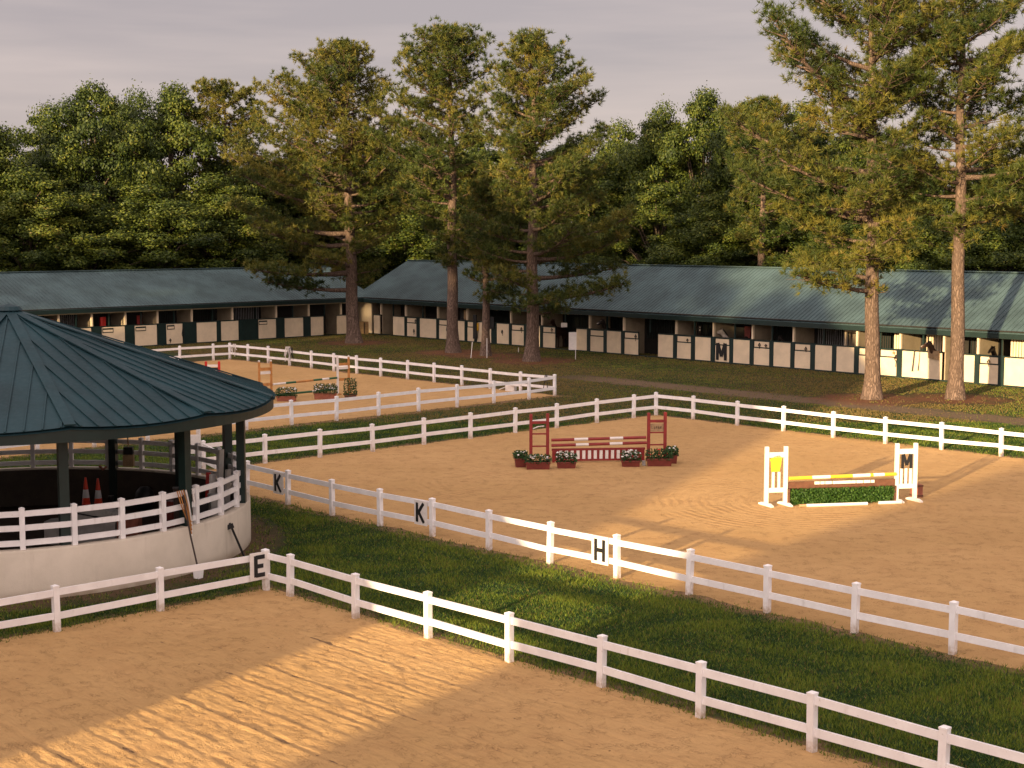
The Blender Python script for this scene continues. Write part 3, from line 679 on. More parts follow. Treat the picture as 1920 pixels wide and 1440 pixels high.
# right stable
pR = spot(674, 624.5); pR2 = spot(1883, 725); frR = Fr(pR, (pR2 - pR)); frR.n = Vector((-frR.d.y, frR.d.x, 0)); sR = facade(frR)
itR = [(674, 698, 'W'), (702, 713, 'P'), (738, 759.5, 'P'), (764, 782, 'D'), (788, 819, 'P'), (824, 843, 'D'), (847, 854, 'P'), (857, 872, 'P'), (877, 890, 'D'), (895, 922, 'P'), (932, 955, 'P'), (960, 983, 'D'), (988, 1013, 'P'),
       (1018.5, 1041.5, 'D'), (1081, 1101, 'P'), (1107, 1132, 'D'), (1138, 1165, 'P'), (1171, 1197, 'D'), (1234, 1262.5, 'P'), (1269.5, 1296, 'D'), (1303.5, 1333, 'P'), (1341, 1368, 'D'), (1375, 1406, 'P'), (1413.5, 1443, 'D'),
       (1450.5, 1482.5, 'P'), (1490, 1520, 'D'), (1528.5, 1560.5, 'P'), (1568.5, 1602, 'P'), (1610.5, 1642, 'D'), (1650.5, 1682, 'D'), (1692, 1766, 'P'), (1796, 1828, 'P'), (1837.5, 1873, 'D'), (1884, 1925, 'P'), (1936, 1975, 'D'), (1986, 2030, 'P')]
itR = [(sR(a), sR(b_), k) for a, b_, k in itR]
# half the spread inaccuracy of the survey: keep sheets of a stall apart
poR = [sR(u) for u in (716, 762, 822, 877, 931, 959, 1017, 1061, 1106, 1170, 1233, 1268, 1338, 1411, 1488, 1607, 1688, 1834, 1932)]
poR = [poR[0]]; 
for u in (762, 822, 877, 959, 1017, 1106, 1170, 1268, 1338, 1411, 1488, 1607, 1688, 1770, 1834, 1932): poR.append(sR(u))
endR = sR(2030)
barn('stable_block', 'long stable with pale green metal roof on the right, its doors cream and dark green', frR, 0, endR, 5.73, 3.27, 6.15, .55, itR, poR, -1)
# left stable
pL = spot(235, 652.3); pL2 = spot(651, 627.3); frL = Fr(pL, (pL2 - pL)); frL.n = Vector((-frL.d.y, frL.d.x, 0)); sL = facade(frL)
itL = [(-150, -118, 'P'), (-106, -66, 'P'), (-50, -10, 'P'), (5, 50, 'P'), (66, 108, 'P'), (125, 172, 'R'), (172.5, 191.5, 'G'), (192, 235, 'R'), (235.4, 253.6, 'G'), (254, 295, 'R'), (295.4, 312.6, 'G'), (313, 343, 'R'), (348, 369.6, 'G'), (370, 407, 'P'), (415, 448, 'P'), (449, 457, 'G'), (458, 484, 'G'),
       (485, 518, 'R'), (518.4, 533.6, 'G'), (534, 569, 'P'), (569.4, 582.6, 'G'), (583, 607, 'P'), (633, 652, 'P')]
itL = [(sL(a), sL(b_), k) for a, b_, k in itL]
poL = [sL(u) for u in (-140, -75, -10, 50, 112, 174, 237, 297, 361, 437, 519, 580, 640)]
barn('stable_block', 'stable with dark green metal roof on the left behind the far arena', frL, sL(-170), (Vector((-11.4, 127.4, 0)) - frL.o).dot(frL.d) - 1.2, 5.9, 3.27, 5.6, .55, itL, poL, 1)

# ------------------------------------------------------------------ trees
def needle_mesh(tc, ta, tt, rng, per=24, ln=(.20, .38), wd=.03):
    k = len(tc); c = np.repeat(tc, per, 0); a = np.repeat(ta, per, 0)
    d = unit(a * .75 + rng.normal(0, .62, (k * per, 3))); s = unit(np.cross(d, rng.normal(size=(k * per, 3)))) * wd / 2 * rng.uniform(.7, 1.3, (k * per, 1))
    l = rng.uniform(*ln, (k * per, 1)); c = c + d * .03
    V = np.stack([c - s, c + s, c + d * l], 1).reshape(-1, 3)
    t = np.clip(np.repeat(tt, per) + rng.normal(0, .06, k * per), 0, 1); return V, t
def pine(label, base, trunk_pts, rad, prof, Y, seed, zlow=None, dens=1.0, per=24, wd=.03, group='tall pines by the stables', name='pine_tree', bare=()):
    """trunk_pts [(u,v)] of the stem; prof [(v, u_left, u_right)] top to bottom"""
    rng = np.random.default_rng(seed); rnd = random.Random(seed)
    t = thing(name, label, 'pine tree', base, group)
    zs = [hgt(0, v, Y) for v, _, _ in prof]; stem = [(xat(u, Y), hgt(u, v, Y)) for u, v in trunk_pts]
    ztop = zs[0] - .25
    sx = np.array([base.x] + [s[0] for s in stem]); sz = np.array([0] + [s[1] for s in stem])
    def axis(z): return float(np.interp(z, sz, sx))
    pz = np.array(zs[::-1]); pl = np.array([xat(p[1], Y) for p in prof][::-1]); pr = np.array([xat(p[2], Y) for p in prof][::-1])
    b = MB(); pts = []; rr = []; n_ = 26
    for i in range(n_ + 1):
        z = ztop * i / n_; w = rad * (1 - (z / ztop) ** 1.35 * .90); 
        if z < 1.6: w *= 1 + .55 * (1 - z / 1.6) ** 2
        pts.append((axis(z) + .04 * math.sin(z * .9 + seed), base.y + .05 * math.sin(z * .7 + seed), z - (.15 if i == 0 else 0))); rr.append(w)
    b.tube(pts, rr, 12)
    TC, TA, TT = [], [], []
    zb = pz[0] if zlow is None else zlow
    z = zb; az = rnd.uniform(0, 6.28); top_r = .0
    while z < ztop - .2:
        f = (z - zb) / (ztop - zb); az += 2.39996 + rnd.uniform(-.5, .5)
        e0 = .06 + .62 * f ** .9 + rnd.uniform(-.15, .15)
        for _ in range(0 if rnd.random() < .10 else 1):
            ca = math.cos(az); ax = axis(z)
            rl = ax - np.interp(z, pz, pl); r_ = np.interp(z, pz, pr) - ax
            Lr = (rl if ca < 0 else r_); avg = (rl + r_) / 2; Lg = max(.25, (Lr * abs(ca) + avg * (1 - abs(ca)) * .9)); Lg *= rnd.choice([.66, .88, 1.0, 1.05, 1.1])
            tp = math.tan(e0); z0 = z - Lg * tp * .55
            z0 = max(z0, zb * .96); hd = np.array([math.cos(az), math.sin(az), 0]); sd = np.array([-hd[1], hd[0], 0]); cur = rnd.uniform(-.18, .18)
            def bp(s): return np.array([axis(z0), base.y, z0]) + hd * Lg * s + sd * Lg * cur * s * s + np.array([0, 0, Lg * (tp * s * .55 + (.30 * s * s - .16 * s) * (1 if f > .15 else .4))])
            br = .024 + .019 * Lg
            b.tube([bp(s) for s in (0, .2, .42, .65, .85, 1)], [br * 1.25, br, br * .75, br * .5, br * .3, .008], 5, False)
            bt = rnd.gauss(.46, .09)
            s = .30 if Lg > 1.2 else .1
            while s <= 1.0:
                p = bp(s); dirn = unit(bp(min(1, s + .05)) - bp(s - .05))
                for side in (-1, 1):
                    if rnd.random() < .13: continue
                    sl = min(2.1, .45 * Lg * (1.2 - s) + .35) * rnd.uniform(.6, 1.15); a2 = rnd.uniform(.6, 1.2)
                    sdv = dirn * math.cos(a2) + sd * side * math.sin(a2) + np.array([0, 0, rnd.uniform(-.12, .30)]); sdv = sdv / np.linalg.norm(sdv)
                    q = p + sdv * sl
                    b.tube([p, p + sdv * sl * .5, q], [br * .4, .012, .006], 3, False)
                    m = .25
                    while m <= 1.001:
                        c = p + sdv * sl * m + np.array([rnd.gauss(0, .07), rnd.gauss(0, .07), rnd.gauss(.04, .07)])
                        tn = bt + rnd.gauss(0, .07) + (.16 if rnd.random() < .12 else 0)
                        bc = np.array([rnd.gauss(0, .12), rnd.gauss(0, .12), rnd.gauss(.10, .12)]); br_ = rnd.uniform(.24, .42)
                        for _q in range(4):
                            of = np.array([rnd.gauss(0, 1), rnd.gauss(0, 1), rnd.gauss(.25, .8)]); of = bc + of / np.linalg.norm(of) * br_; TC.append(c + of); TA.append(sdv * .4 + of * 1.5 + np.array([0, 0, .5])); TT.append(tn + rnd.gauss(0, .04))
                        m += .52 / max(.3, sl) / dens
                TC.append(p + np.array([rnd.gauss(0, .05), rnd.gauss(0, .05), .08])); TA.append(dirn * .6 + np.array([0, 0, .5])); TT.append(rnd.gauss(.45, .15))
                s += .40 / Lg / dens
            for _k in range(3):
                TC.append(bp(1.0) + np.array([rnd.gauss(0, .1), rnd.gauss(0, .1), rnd.gauss(.05, .08)])); TA.append(hd * .5 + np.array([0, 0, .7])); TT.append(rnd.gauss(.5, .15))
        z += .31 / dens * (1.15 - .75 * f)
    for _k in range(160):
        TC.append(np.array([axis(ztop) + rnd.gauss(0, .6), base.y + rnd.gauss(0, .6), ztop + rnd.uniform(-1.3, .1)])); TA.append(np.array([0, 0, 1.])); TT.append(rnd.gauss(.5, .15))
    # dead stubs on the clear stem
    for (v, sg, ln) in bare:
        zz = hgt(0, v, Y); p = Vector((axis(zz), base.y, zz)); q = p + Vector((sg * ln * .6, -.25 * ln, .12 * ln)); r = p + Vector((sg * ln, -.35 * ln, .42 * ln * rnd.uniform(.3, 1)))
        b.tube([p, q, r], [.07, .05, .015], 6)
    b.build('trunk', M['bark'], t, smooth=True)
    V, tt = needle_mesh(np.array(TC), unit(np.array(TA)), np.array(TT), rng, per, wd=wd)
    o = bpy.data.objects.new('crown', np_mesh('crown', V - np.array(base), 3, M['needles'], tt)); C.objects.link(o); o.parent = t
    return t, len(TC)
cnt = []
cnt.append(pine('leftmost tall pine, its dark low branches hanging over the left stable roof', P4['t1'], [(660, 500), (655, 300), (650, 150), (655, 75)], .50,
     [(74, 640, 672), (95, 600, 690), (130, 560, 712), (160, 528, 720), (200, 505, 735), (250, 478, 752), (300, 452, 765), (350, 452, 768), (400, 442, 762), (440, 462, 750), (480, 458, 730), (510, 446, 715), (540, 446, 690)], P4['t1'].y, 21, per=16, wd=.052)[1])
cnt.append(pine('round-topped tall pine, second from the left beside the stable corner', P4['t2'], [(848, 500), (850, 300), (845, 150), (846, 48)], .42,
     [(46, 820, 872), (62, 790, 895), (90, 758, 915), (120, 738, 920), (160, 732, 918), (200, 735, 905), (230, 705, 900), (270, 700, 905), (330, 720, 905), (400, 760, 900), (450, 792, 890), (480, 800, 880), (505, 808, 872)], P4['t2'].y, 22, per=16, wd=.050)[1])
cnt.append(pine('short pine with thin trunk between the two tall middle pines', P4['t3'], [(910, 500), (912, 320)], .30,
     [(330, 895, 925), (370, 868, 950), (430, 850, 975), (490, 845, 990), (530, 850, 985), (555, 858, 960), (575, 880, 940)], P4['t3'].y, 23, per=16, wd=.048)[1])
cnt.append(pine('broad tall pine with forked pale limbs in the middle of the group', P4['t4'], [(998, 500), (999, 300), (1000, 200), (993, 62)], .44,
     [(58, 978, 1008), (75, 955, 1035), (100, 935, 1062), (140, 918, 1085), (180, 905, 1115), (220, 902, 1128), (260, 905, 1135), (320, 900, 1150), (370, 888, 1165), (420, 880, 1178), (480, 890, 1190), (530, 905, 1188), (565, 930, 1165), (590, 985, 1120)], P4['t4'].y, 24, per=16, wd=.048)[1])
cnt.append(pine('largest sunlit pine at the right with long boughs reaching left over the roof', P4['t5'], [(1630, 400), (1626, 250), (1620, 100), (1622, -110)], .40,
     [(-110, 1590, 1650), (-70, 1530, 1700), (-20, 1475, 1735), (20, 1450, 1750), (60, 1448, 1755), (100, 1355, 1758), (150, 1350, 1755), (185, 1400, 1750), (215, 1460, 1745), (240, 1390, 1725), (280, 1370, 1725), (330, 1358, 1715), (380, 1362, 1700), (430, 1392, 1685), (480, 1392, 1670), (520, 1398, 1650), (548, 1530, 1640)], P4['t5'].y, 25, per=18, wd=.040, dens=1.0, bare=((330, -1, 2.2), (412, 1, .9), (395, -1, 1.6)))[1])
cnt.append(pine('sunlit pine with a long bare trunk, the right one of the right-hand pair', P4['t6'], [(1792, 400), (1788, 200), (1784, 0), (1786, -150)], .38,
     [(-150, 1765, 1810), (-110, 1720, 1860), (-50, 1695, 1905), (0, 1690, 1935), (60, 1692, 1960), (120, 1700, 1975), (200, 1690, 1985), (260, 1690, 1985), (320, 1668, 1975), (380, 1655, 1940), (425, 1690, 1890), (450, 1745, 1840)], P4['t6'].y, 36, per=18, wd=.040, dens=1.0, bare=((305, -1, 1.2), (330, -1, 1.8)))[1])
b7 = Vector((28.6, 74, 0))
cnt.append(pine('pine at the right edge of the photo, only its left boughs showing', b7, [(2030, 400), (2030, -60)], .36,
     [(-60, 2000, 2060), (50, 1960, 2110), (200, 1950, 2120), (300, 1925, 2130), (370, 1872, 2130), (420, 1858, 2120), (455, 1885, 2100)], 74, 27, per=16, wd=.042, dens=.9)[1])

def broad_mesh(seed, H=20., Rr=6.3, lobes=92, per=620, low=.08):
    rng = np.random.default_rng(seed); P, Nn, T = [], [], []; tb = MB()
    tb.tube([(0, 0, -.2), (.1, 0, H * .3), (-.1, .15, H * .6), (0, 0, H * .82)], [.42, .33, .2, .06], 9)
    ii = 0
    while ii < lobes:
        u_ = rng.uniform(-1, 1, 3); rr_ = np.linalg.norm(u_)
        if rr_ > 1 or rr_ < .38: continue
        ii += 1
        z = low + (1 - low) * (u_[2] * .5 + .5); wdt = math.sin(math.pi * min(1, max(0, (z - low) / (1 - low) * .86 + .12))) ** .55
        c = np.array([u_[0] * Rr * wdt, u_[1] * Rr * wdt, z * H * .93]); r = rng.uniform(.6, 1.55)
        if rng.random() < .4: tb.tube([(0, 0, max(2, c[2] * .55)), c * np.array([.5, .5, 1]) - np.array([0, 0, 1.2]), c], [.12, .08, .02], 5, False)
        d = unit(rng.normal(size=(per, 3))); d[:, 2] = d[:, 2] * .85 + .1; rad = r * np.where(rng.random((per, 1)) < .12, rng.uniform(1.0, 1.45, (per, 1)), rng.uniform(.5, 1.1, (per, 1))) * (1 + .22 * np.sin(d[:, :1] * 7 + ii) * np.cos(d[:, 2:3] * 6))
        P.append(c + d * rad * np.array([1, 1, .72])); Nn.append(unit(d + rng.normal(0, .55, (per, 3)) + np.array([0, 0, .25])))
        T.append(np.clip(rng.normal(.42, .1) + rng.normal(0, .17, per), 0, 1))
    P = np.concatenate(P); Nn = np.concatenate(Nn); T = np.concatenate(T); k = len(P)
    a = unit(np.cross(Nn, rng.normal(size=(k, 3)))); bb = np.cross(Nn, a); s = rng.uniform(.075, .15, (k, 1))
    V = np.stack([P - a * s, P - bb * s * .62, P + a * s, P + bb * s * .62], 1).reshape(-1, 3)
    return np_mesh('crown', V, 4, M['leaves'], T), tb.mesh('trunk', M['bark2'], smooth=True)
BV = [broad_mesh(s, lobes=l, Rr=r_) for s, l, r_ in ((31, 150, 6.3), (32, 135, 5.6), (33, 165, 7.0), (34, 145, 6.0))]
def broad(label, u, vtop, wpx, Y, k, x=None, rz=0, group='broadleaf trees behind the stables', name='broadleaf_tree', H=None):
    cm_, tm_ = BV[k]; h = (H or hgt(0, vtop, Y)) * (1.0 if H else 1.07); w = wpx * Y / FPX / 2
    t = thing(name, label, 'tree', (x if x is not None else xat(u, Y), Y, 0), group)
    for me, nm in ((cm_, 'crown'), (tm_, 'trunk')):
        o = bpy.data.objects.new(nm, me); C.objects.link(o); o.parent = t
    t.scale = (w / (6.6 if k != 2 else 7.3), w / (6.6 if k != 2 else 7.3), h / 20.); t.rotation_euler = (0, 0, rz); return t
def behind(u, d):   # a depth beyond whichever stable stands at column u
    k = (u - 960) / FPX
    best = 0
    for fr, w in ((frR, 11.5), (frL, 11.8)):
        o = fr.o + fr.n * w; s = (k * o.y - o.x) / (fr.d.x - k * fr.d.y); p = o + fr.d * s
        if (fr is frR and s > -2) or (fr is frL and s < 34): best = max(best, p.y)
    return (best or 138) + d
rows = [  # u, vtop, width px, extra depth, variant, label
    (-10, 215, 190, 3, 1, 'dark low tree at the left edge behind the left stable'),
    (95, 205, 160, 9, 0, 'spreading sunlit tree on the left, left of the tallest broadleaf crown'),
    (185, 160, 190, 5, 2, 'tallest broad sunlit tree on the left behind the stable roof'),
    (262, 172, 130, 12, 3, 'narrow green crown between the two big trees on the left'),
    (330, 163, 200, 6, 2, 'wide sunlit tree left of the dark pine, behind the left stable'),
    (60, 320, 200, -2, 3, 'low dark tree close behind the left stable by the pavilion roof peak'),
    (170, 360, 190, -3, 1, 'low shaded tree close behind the left stable roof'),
    (290, 350, 200, -3, 0, 'shaded bushy tree close behind the middle of the left stable'),
    (400, 330, 190, -2, 3, 'shaded tree close behind the left stable, left of the leftmost pine'),
    (500, 290, 200, 6, 1, 'dark tree behind the leftmost pine'),
    (590, 270, 180, 8, 0, 'dark tree showing between the branches of the leftmost pine'),
    (700, 250, 170, 10, 2, 'tree in the gap between the leftmost and the second pine'),
    (640, 370, 180, 2, 3, 'low shaded tree behind the corner where the stables meet'),
    (770, 330, 190, 2, 1, 'shaded tree behind the left end of the right stable'),
    (800, 255, 160, 12, 3, 'tree behind the round-topped pine'),
    (900, 250, 170, 9, 0, 'tree showing between the two tall middle pines'),
    (950, 340, 180, 2, 2, 'low tree behind the broad middle pine'),
    (1050, 270, 190, 8, 1, 'tree behind the right side of the broad middle pine'),
    (1120, 300, 170, 4, 3, 'dark tree just right of the broad middle pine'),
    (1170, 235, 130, 10, 0, 'light green tree where the treeline steps down right of the middle pines'),
    (1232, 200, 140, 7, 3, 'sunlit tree left of the highest crown in the right treeline'),
    (1312, 174, 170, 9, 2, 'highest sunlit tree in the treeline left of the largest pine'),
    (1405, 185, 170, 6, 1, 'sunlit tree right of the highest crown of the right treeline'),
    (1230, 350, 180, 1, 2, 'low shaded tree close behind the right stable roof'),
    (1340, 370, 180, 0, 0, 'low shaded tree behind the right stable, left of the largest pine'),
    (1490, 200, 170, 8, 0, 'tree behind the long left boughs of the largest pine'),
    (1460, 380, 180, 0, 3, 'low dark tree behind the lowest boughs of the largest pine'),
    (1590, 240, 170, 7, 2, 'tree behind the trunk of the largest pine'),
    (1590, 390, 190, 0, 1, 'low tree behind the right stable beside the largest pine trunk'),
    (1700, 290, 190, 6, 3, 'tree between the two sunlit right-hand trunks'),
    (1740, 380, 180, 0, 2, 'low tree between the two right-hand trunks, close behind the roof'),
    (1830, 280, 190, 7, 0, 'dark tree right of the bare-trunked pine'),
    (1860, 400, 190, 0, 1, 'low green tree at the far right close behind the roof'),
    (1940, 290, 200, 5, 2, 'dark tree at the right edge of the treeline'),
    (-90, 300, 200, 2, 0, 'dark tree beyond the left edge of the stable roof'),
]
rr = random.Random(9)
for (u, v, w, d, k, lb) in rows: broad(lb, u, v, w * 1.62, behind(u, d + 7), k, rz=rr.uniform(0, 6.28))
bp_ = Vector((xat(430, 142), 142, 0))
pine('round-crowned pine standing behind the left stable among the broadleaf trees', bp_, [(430, 400), (430, 150)], .4,
     [(150, 405, 455), (165, 372, 485), (195, 355, 498), (230, 352, 500), (270, 350, 495), (320, 360, 490), (380, 370, 480), (420, 390, 470)], 142, 28, per=18, wd=.07, dens=.8, group='pines in the background treeline')
bq_ = Vector((xat(1425, 112), 112, 0))
pine('pine with brownish needles behind the right stable, left of the largest pine', bq_, [(1425, 400), (1425, 190)], .35,
     [(180, 1405, 1440), (205, 1375, 1480), (240, 1352, 1510), (290, 1345, 1520), (340, 1360, 1500), (400, 1365, 1500), (450, 1380, 1490), (490, 1400, 1470)], 112, 29, per=18, wd=.06, dens=.8, group='pines in the background treeline')
print('tufts', cnt)

# unseen buildings added, with a tree belt, behind the camera to shade the yard
dS = Vector((.529, .848, 0)); nS = Vector((.848, -.529, 0))
def shade_building(label, q0, q1, t0, t1, wall, ridge, steep_left=False):
    fr = Fr((0, 0), nS, dS); t = thing('hip_shade_block' if not steep_left else 'gable_shade_block', label, 'building', fr.p((q0 + q1) / 2, (t0 + t1) / 2, 0))
    MB().box(fr, q0, q1, t0, t1, 0, wall).build('wall', M['cream'], t)
    b = MB()
    if steep_left:
        m = (q0 + q1) / 2
        P = [(q0 - .0, wall), (m, ridge), (q1, wall)]
        for t_ in (t0, t1): b.quad(*[fr.p(a, t_, z) for a, z in (P if t_ == t0 else P[::-1])])
        b.quad(fr.p(q0, t0, wall), fr.p(q0, t1, wall), fr.p(m, t1, ridge), fr.p(m, t0, ridge)); b.quad(fr.p(q1, t1, wall), fr.p(q1, t0, wall), fr.p(m, t0, ridge), fr.p(m, t1, ridge))
    else:
        lo = [fr.p(q0, t0, wall), fr.p(q1, t0, wall), fr.p(q1, t1, wall), fr.p(q0, t1, wall)]; hi = [fr.p(q0 + 2.6, t0 + 2, ridge), fr.p(q1 - 2.6, t0 + 2, ridge), fr.p(q1 - 2.6, t1 - .3, ridge), fr.p(q0 + 2.6, t1 - .3, ridge)]; b.hexa(lo + hi)
    b.build('roof', M['roof'], t); return t
shade_building('unseen cream building added behind the viewer to cast shade', -15.1, 14, -30, -14, 7.6, 10.9)  # added out of view; wall and hip shaped for the sunlit band's right edge
shade_building('unseen tall gabled building added behind the viewer on the left to cast shade', -48.0, -19.1, -16, -2, 5.0, 19.5, True)  # added out of view; steep gable sized to hold the left shadow edge
for k, (q, tt_, hh_, ww) in enumerate([(-36, -6, 21, 13), (-45, 2, 26, 14), (-55, 4, 27, 14), (-65, 8, 27, 14), (-75, 6, 28, 14), (-86, 10, 25, 14), (-97, 8, 24, 14), (-109, 12, 23, 15), (-122, 12, 23, 15), (-50, -12, 24, 14), (-70, -10, 25, 14), (-90, -8, 19, 15)]):
    p = nS * q + dS * tt_
    o = broad(['broad shade tree beside the added gabled building', 'tallest shade tree next along from the added gabled building'][k] if k < 2 else 'shade tree %s of the belt left of the viewer, counted outward' % 'one two three four five six seven eight nine ten eleven twelve'.split()[k], 0, 0, 0, p.y, k % 4, x=p.x, rz=k * 1.3, group='shade trees left of the viewer', H=hh_)
    o.scale = (ww / 11.0, ww / 11.0, hh_ / 20.)
# ==== OBJECTS ====
# ------------------------------------------------------------------ plants in boxes, jumps
def leaf_clump(name, fr, a0, a1, b0, b1, z0, z1, mat, k, rng, size=(.03, .06), round_=True):
    u_ = rng.uniform(-1, 1, (k, 3))
    if round_:
        rad = np.sqrt((u_[:, 0] ** 6 + u_[:, 1] ** 2 * .6 + np.clip(u_[:, 2], 0, 1) ** 2)); u_ = u_[rad < 1.05]; k = len(u_)
    c = np.array([fr.p((a0 + a1) / 2 + x * (a1 - a0) / 2, (b0 + b1) / 2 + y * (b1 - b0) / 2, (z0 + z1) / 2 + z * (z1 - z0) / 2) for x, y, z in u_])
    nn = unit(rng.normal(0, .6, (k, 3)) + np.array([0, -.3, .6])); a = unit(np.cross(nn, rng.normal(size=(k, 3)))); b = np.cross(nn, a); s = rng.uniform(*size, (k, 1))
    V = np.stack([c - a * s, c - b * s * .5, c + a * s, c + b * s * .5], 1).reshape(-1, 3); return V, np.clip(rng.normal(.45, .25, k), 0, 1)
def planter(label, u, v, w, d, h, flower, boxmat='planter_red', rz=0.0, fl=14, ph=.26, leafk=500, group='flower boxes of the jumps', loc=None, seed=None):
    p = loc or spot(u, v); rng = np.random.default_rng(seed if seed is not None else int(p.x * 100 + p.y * 1000) % 9999)
    t = thing('flower_box', label, 'flower box', p, group); f = Fr(p, (math.cos(rz), math.sin(rz)))
    b = MB(); e = .03; q = [(-w / 2 + e, 0), (w / 2 - e, 0), (w / 2 - e, d - .0), (-w / 2 + e, d)]
    lo = [f.p(x, y + (e if y == 0 else -e), .01) for x, y in q]; hi = [f.p(x, y, h) for x, y in ((-w / 2, 0), (w / 2, 0), (w / 2, d), (-w / 2, d))]; b.hexa(lo + hi)
    b.box(f, -w / 2 - .012, w / 2 + .012, -.012, d + .012, h - .05, h); b.build('box', M[boxmat], t)
    V, T = leaf_clump('l', f, -w / 2 - .05, w / 2 + .05, -.06, d + .06, h - .05, h + ph, None, leafk, rng)
    o = bpy.data.objects.new('foliage', np_mesh('foliage', V - np.array(p), 4, M['planter_leaves'], T)); C.objects.link(o); o.parent = t
    if flower:
        b = MB()
        for k in range(fl):
            c = f.p(rng.uniform(-w / 2, w / 2), rng.uniform(-.03, d * .8), h + rng.uniform(ph * .35, ph * 1.0)); r = rng.uniform(.022, .045)
            b.lathe(c, [(0, -r * .5), (r, -r * .1), (r * .8, r * .5), (0, r * .8)], 6)
        b.build('blossom', M[flower], t)
    return t
def pole(name, label, p0, p1, r, bands, group=None, cat='jump pole'):
    """bands: list of (end fraction, material); the pole is one part per colour run"""
    p0 = Vector(p0); p1 = Vector(p1); t = thing(name, label, cat, p0, group); a = 0
    for e, m in bands:
        b = MB(); b.tube([p0.lerp(p1, a), p0.lerp(p1, e)], r, 16); b.build('painted_band', M[m], t, smooth=False); a = e
    for o in t.children:
        for q in o.data.polygons: q.use_smooth = False
    return t
G_ST = 'standards of the jumps'
# jump 1: red
fj = Fr(spot(1011, 868), spot(1231, 865) - spot(1011, 868)); LJ = (spot(1231, 865) - spot(1011, 868)).length
def red_standard(label, s, plate):
    t = thing('jump_standard', label, 'jump standard', fj.p(s, 0, 0), G_ST)
    for q in (-.31, .31): MB().bev(fj, s + q - .055, s + q + .055, -.05, .05, 0, 1.83 + (.02 if q > 0 else 0), .02).build('upright', M['red'], t)
    for z, hh in ((1.46, .10), (1.06, .05), (.60, .05)): MB().box(fj, s - .254, s + .254, -.025, .025, z, z + hh).build('rung', M['red'], t)
    for q in (-.31, .31): MB().box(fj, s + q - .045, s + q + .045, -.32, .32, .0, .09).build('foot', M['red'], t)
    if plate:
        pl = MB().box(fj, s - .25, s + .25, -.012, .012, 1.13, 1.42).build('plate', M['tan_wood'], t); b = MB(); x = s - .19
        for ch in 'LUPAR': letter(b, ch, fj, x, 1.22, .10, .012, .004, -.014, .6); x += .08
        b.build('lettering', M['leather'], pl)
    else:
        b = MB(); b.tube([fj.p(s - .24, -.04, 1.28), fj.p(s - .05, -.04, 1.36), fj.p(s + .18, -.04, 1.38)], .02, 6); b.build('white_cord', M['jump_white'], t)
    return t
red_standard('red ladder standard at the left end of the red and white jump', 0.0, False)
red_standard('red ladder standard with a tan name plate at the right end of the red jump', LJ, True)
a0, a1 = .44, LJ - .42
pole('jump_pole', 'upper dark red pole with two white bands on the red jump', fj.p(a0, -.1, .86), fj.p(a1, -.1, .92), .055, [(.24, 'red'), (.385, 'jump_white'), (.615, 'red'), (.755, 'jump_white'), (1, 'red')], 'red and white poles')
pole('jump_pole', 'lower dark red pole with two white bands on the red jump', fj.p(a0, -.1, .66), fj.p(a1 + .02, -.1, .72), .055, [(.255, 'red'), (.39, 'jump_white'), (.61, 'red'), (.745, 'jump_white'), (1, 'red')], 'red and white poles')
t = thing('jump_gate', 'low red gate with a row of white pickets under the red poles', 'jump gate', fj.p(LJ / 2, 0, 0))
MB().box(fj, a0 + .02, a1 - .02, -.02, .02, .45, .53).build('top_bar', M['red'], t); MB().box(fj, a0 + .12, a1 - .12, -.02, .02, .06, .13).build('bottom_bar', M['red'], t)
MB().box(fj, a0 + .10, a1 - .10, .0, .015, .131, .449).build('back_board', M['red'], t)
k = 0; s_ = a0 + .30
while s_ < a1 - .30: MB().box(fj, s_, s_ + .115, -.035, -.001, .132, .448).build('picket', M['jump_white'], t); s_ += .215
for s_ in (a0 + .04, a1 - .14): MB().box(fj, s_, s_ + .1, -.025, .025, .0, .449).build('gate_leg', M['red'], t)
planter('largest left dark red box of pale flowers before the left red standard', 1009, 881, .87, .34, .28, 'flower_white', rz=.02)
planter('dark red tub of white flowers at the outer left of the red jump', 977, 877, .42, .40, .34, 'flower_white', rz=.1, fl=8)
planter('dark red box of white flowers before the left end of the picket gate', 1062, 879, .70, .28, .25, 'flower_white', fl=24, ph=.34)
planter('dark red box of white flowers before the right end of the picket gate', 1183, 876, .68, .28, .24, 'flower_white', fl=26, ph=.36)
planter('large dark red box with red flowers before the right red standard', 1237, 875, .90, .34, .30, 'flower_red', fl=7, ph=.34, leafk=700)
planter('dark red tub of white flowers at the outer right of the red jump', 1261, 870, .36, .36, .34, 'flower_white', fl=9, ph=.3)
pk = spot(1207, 873); b = MB(); f = Fr(pk, (1, 0))
b.box(f, -.06, .06, -.05, .05, 0, .18); tag(b.build('feed_sack', M['tarp'], loc=pk), 'small pale and brown sack slumped at the foot of the right red standard', 'sack')
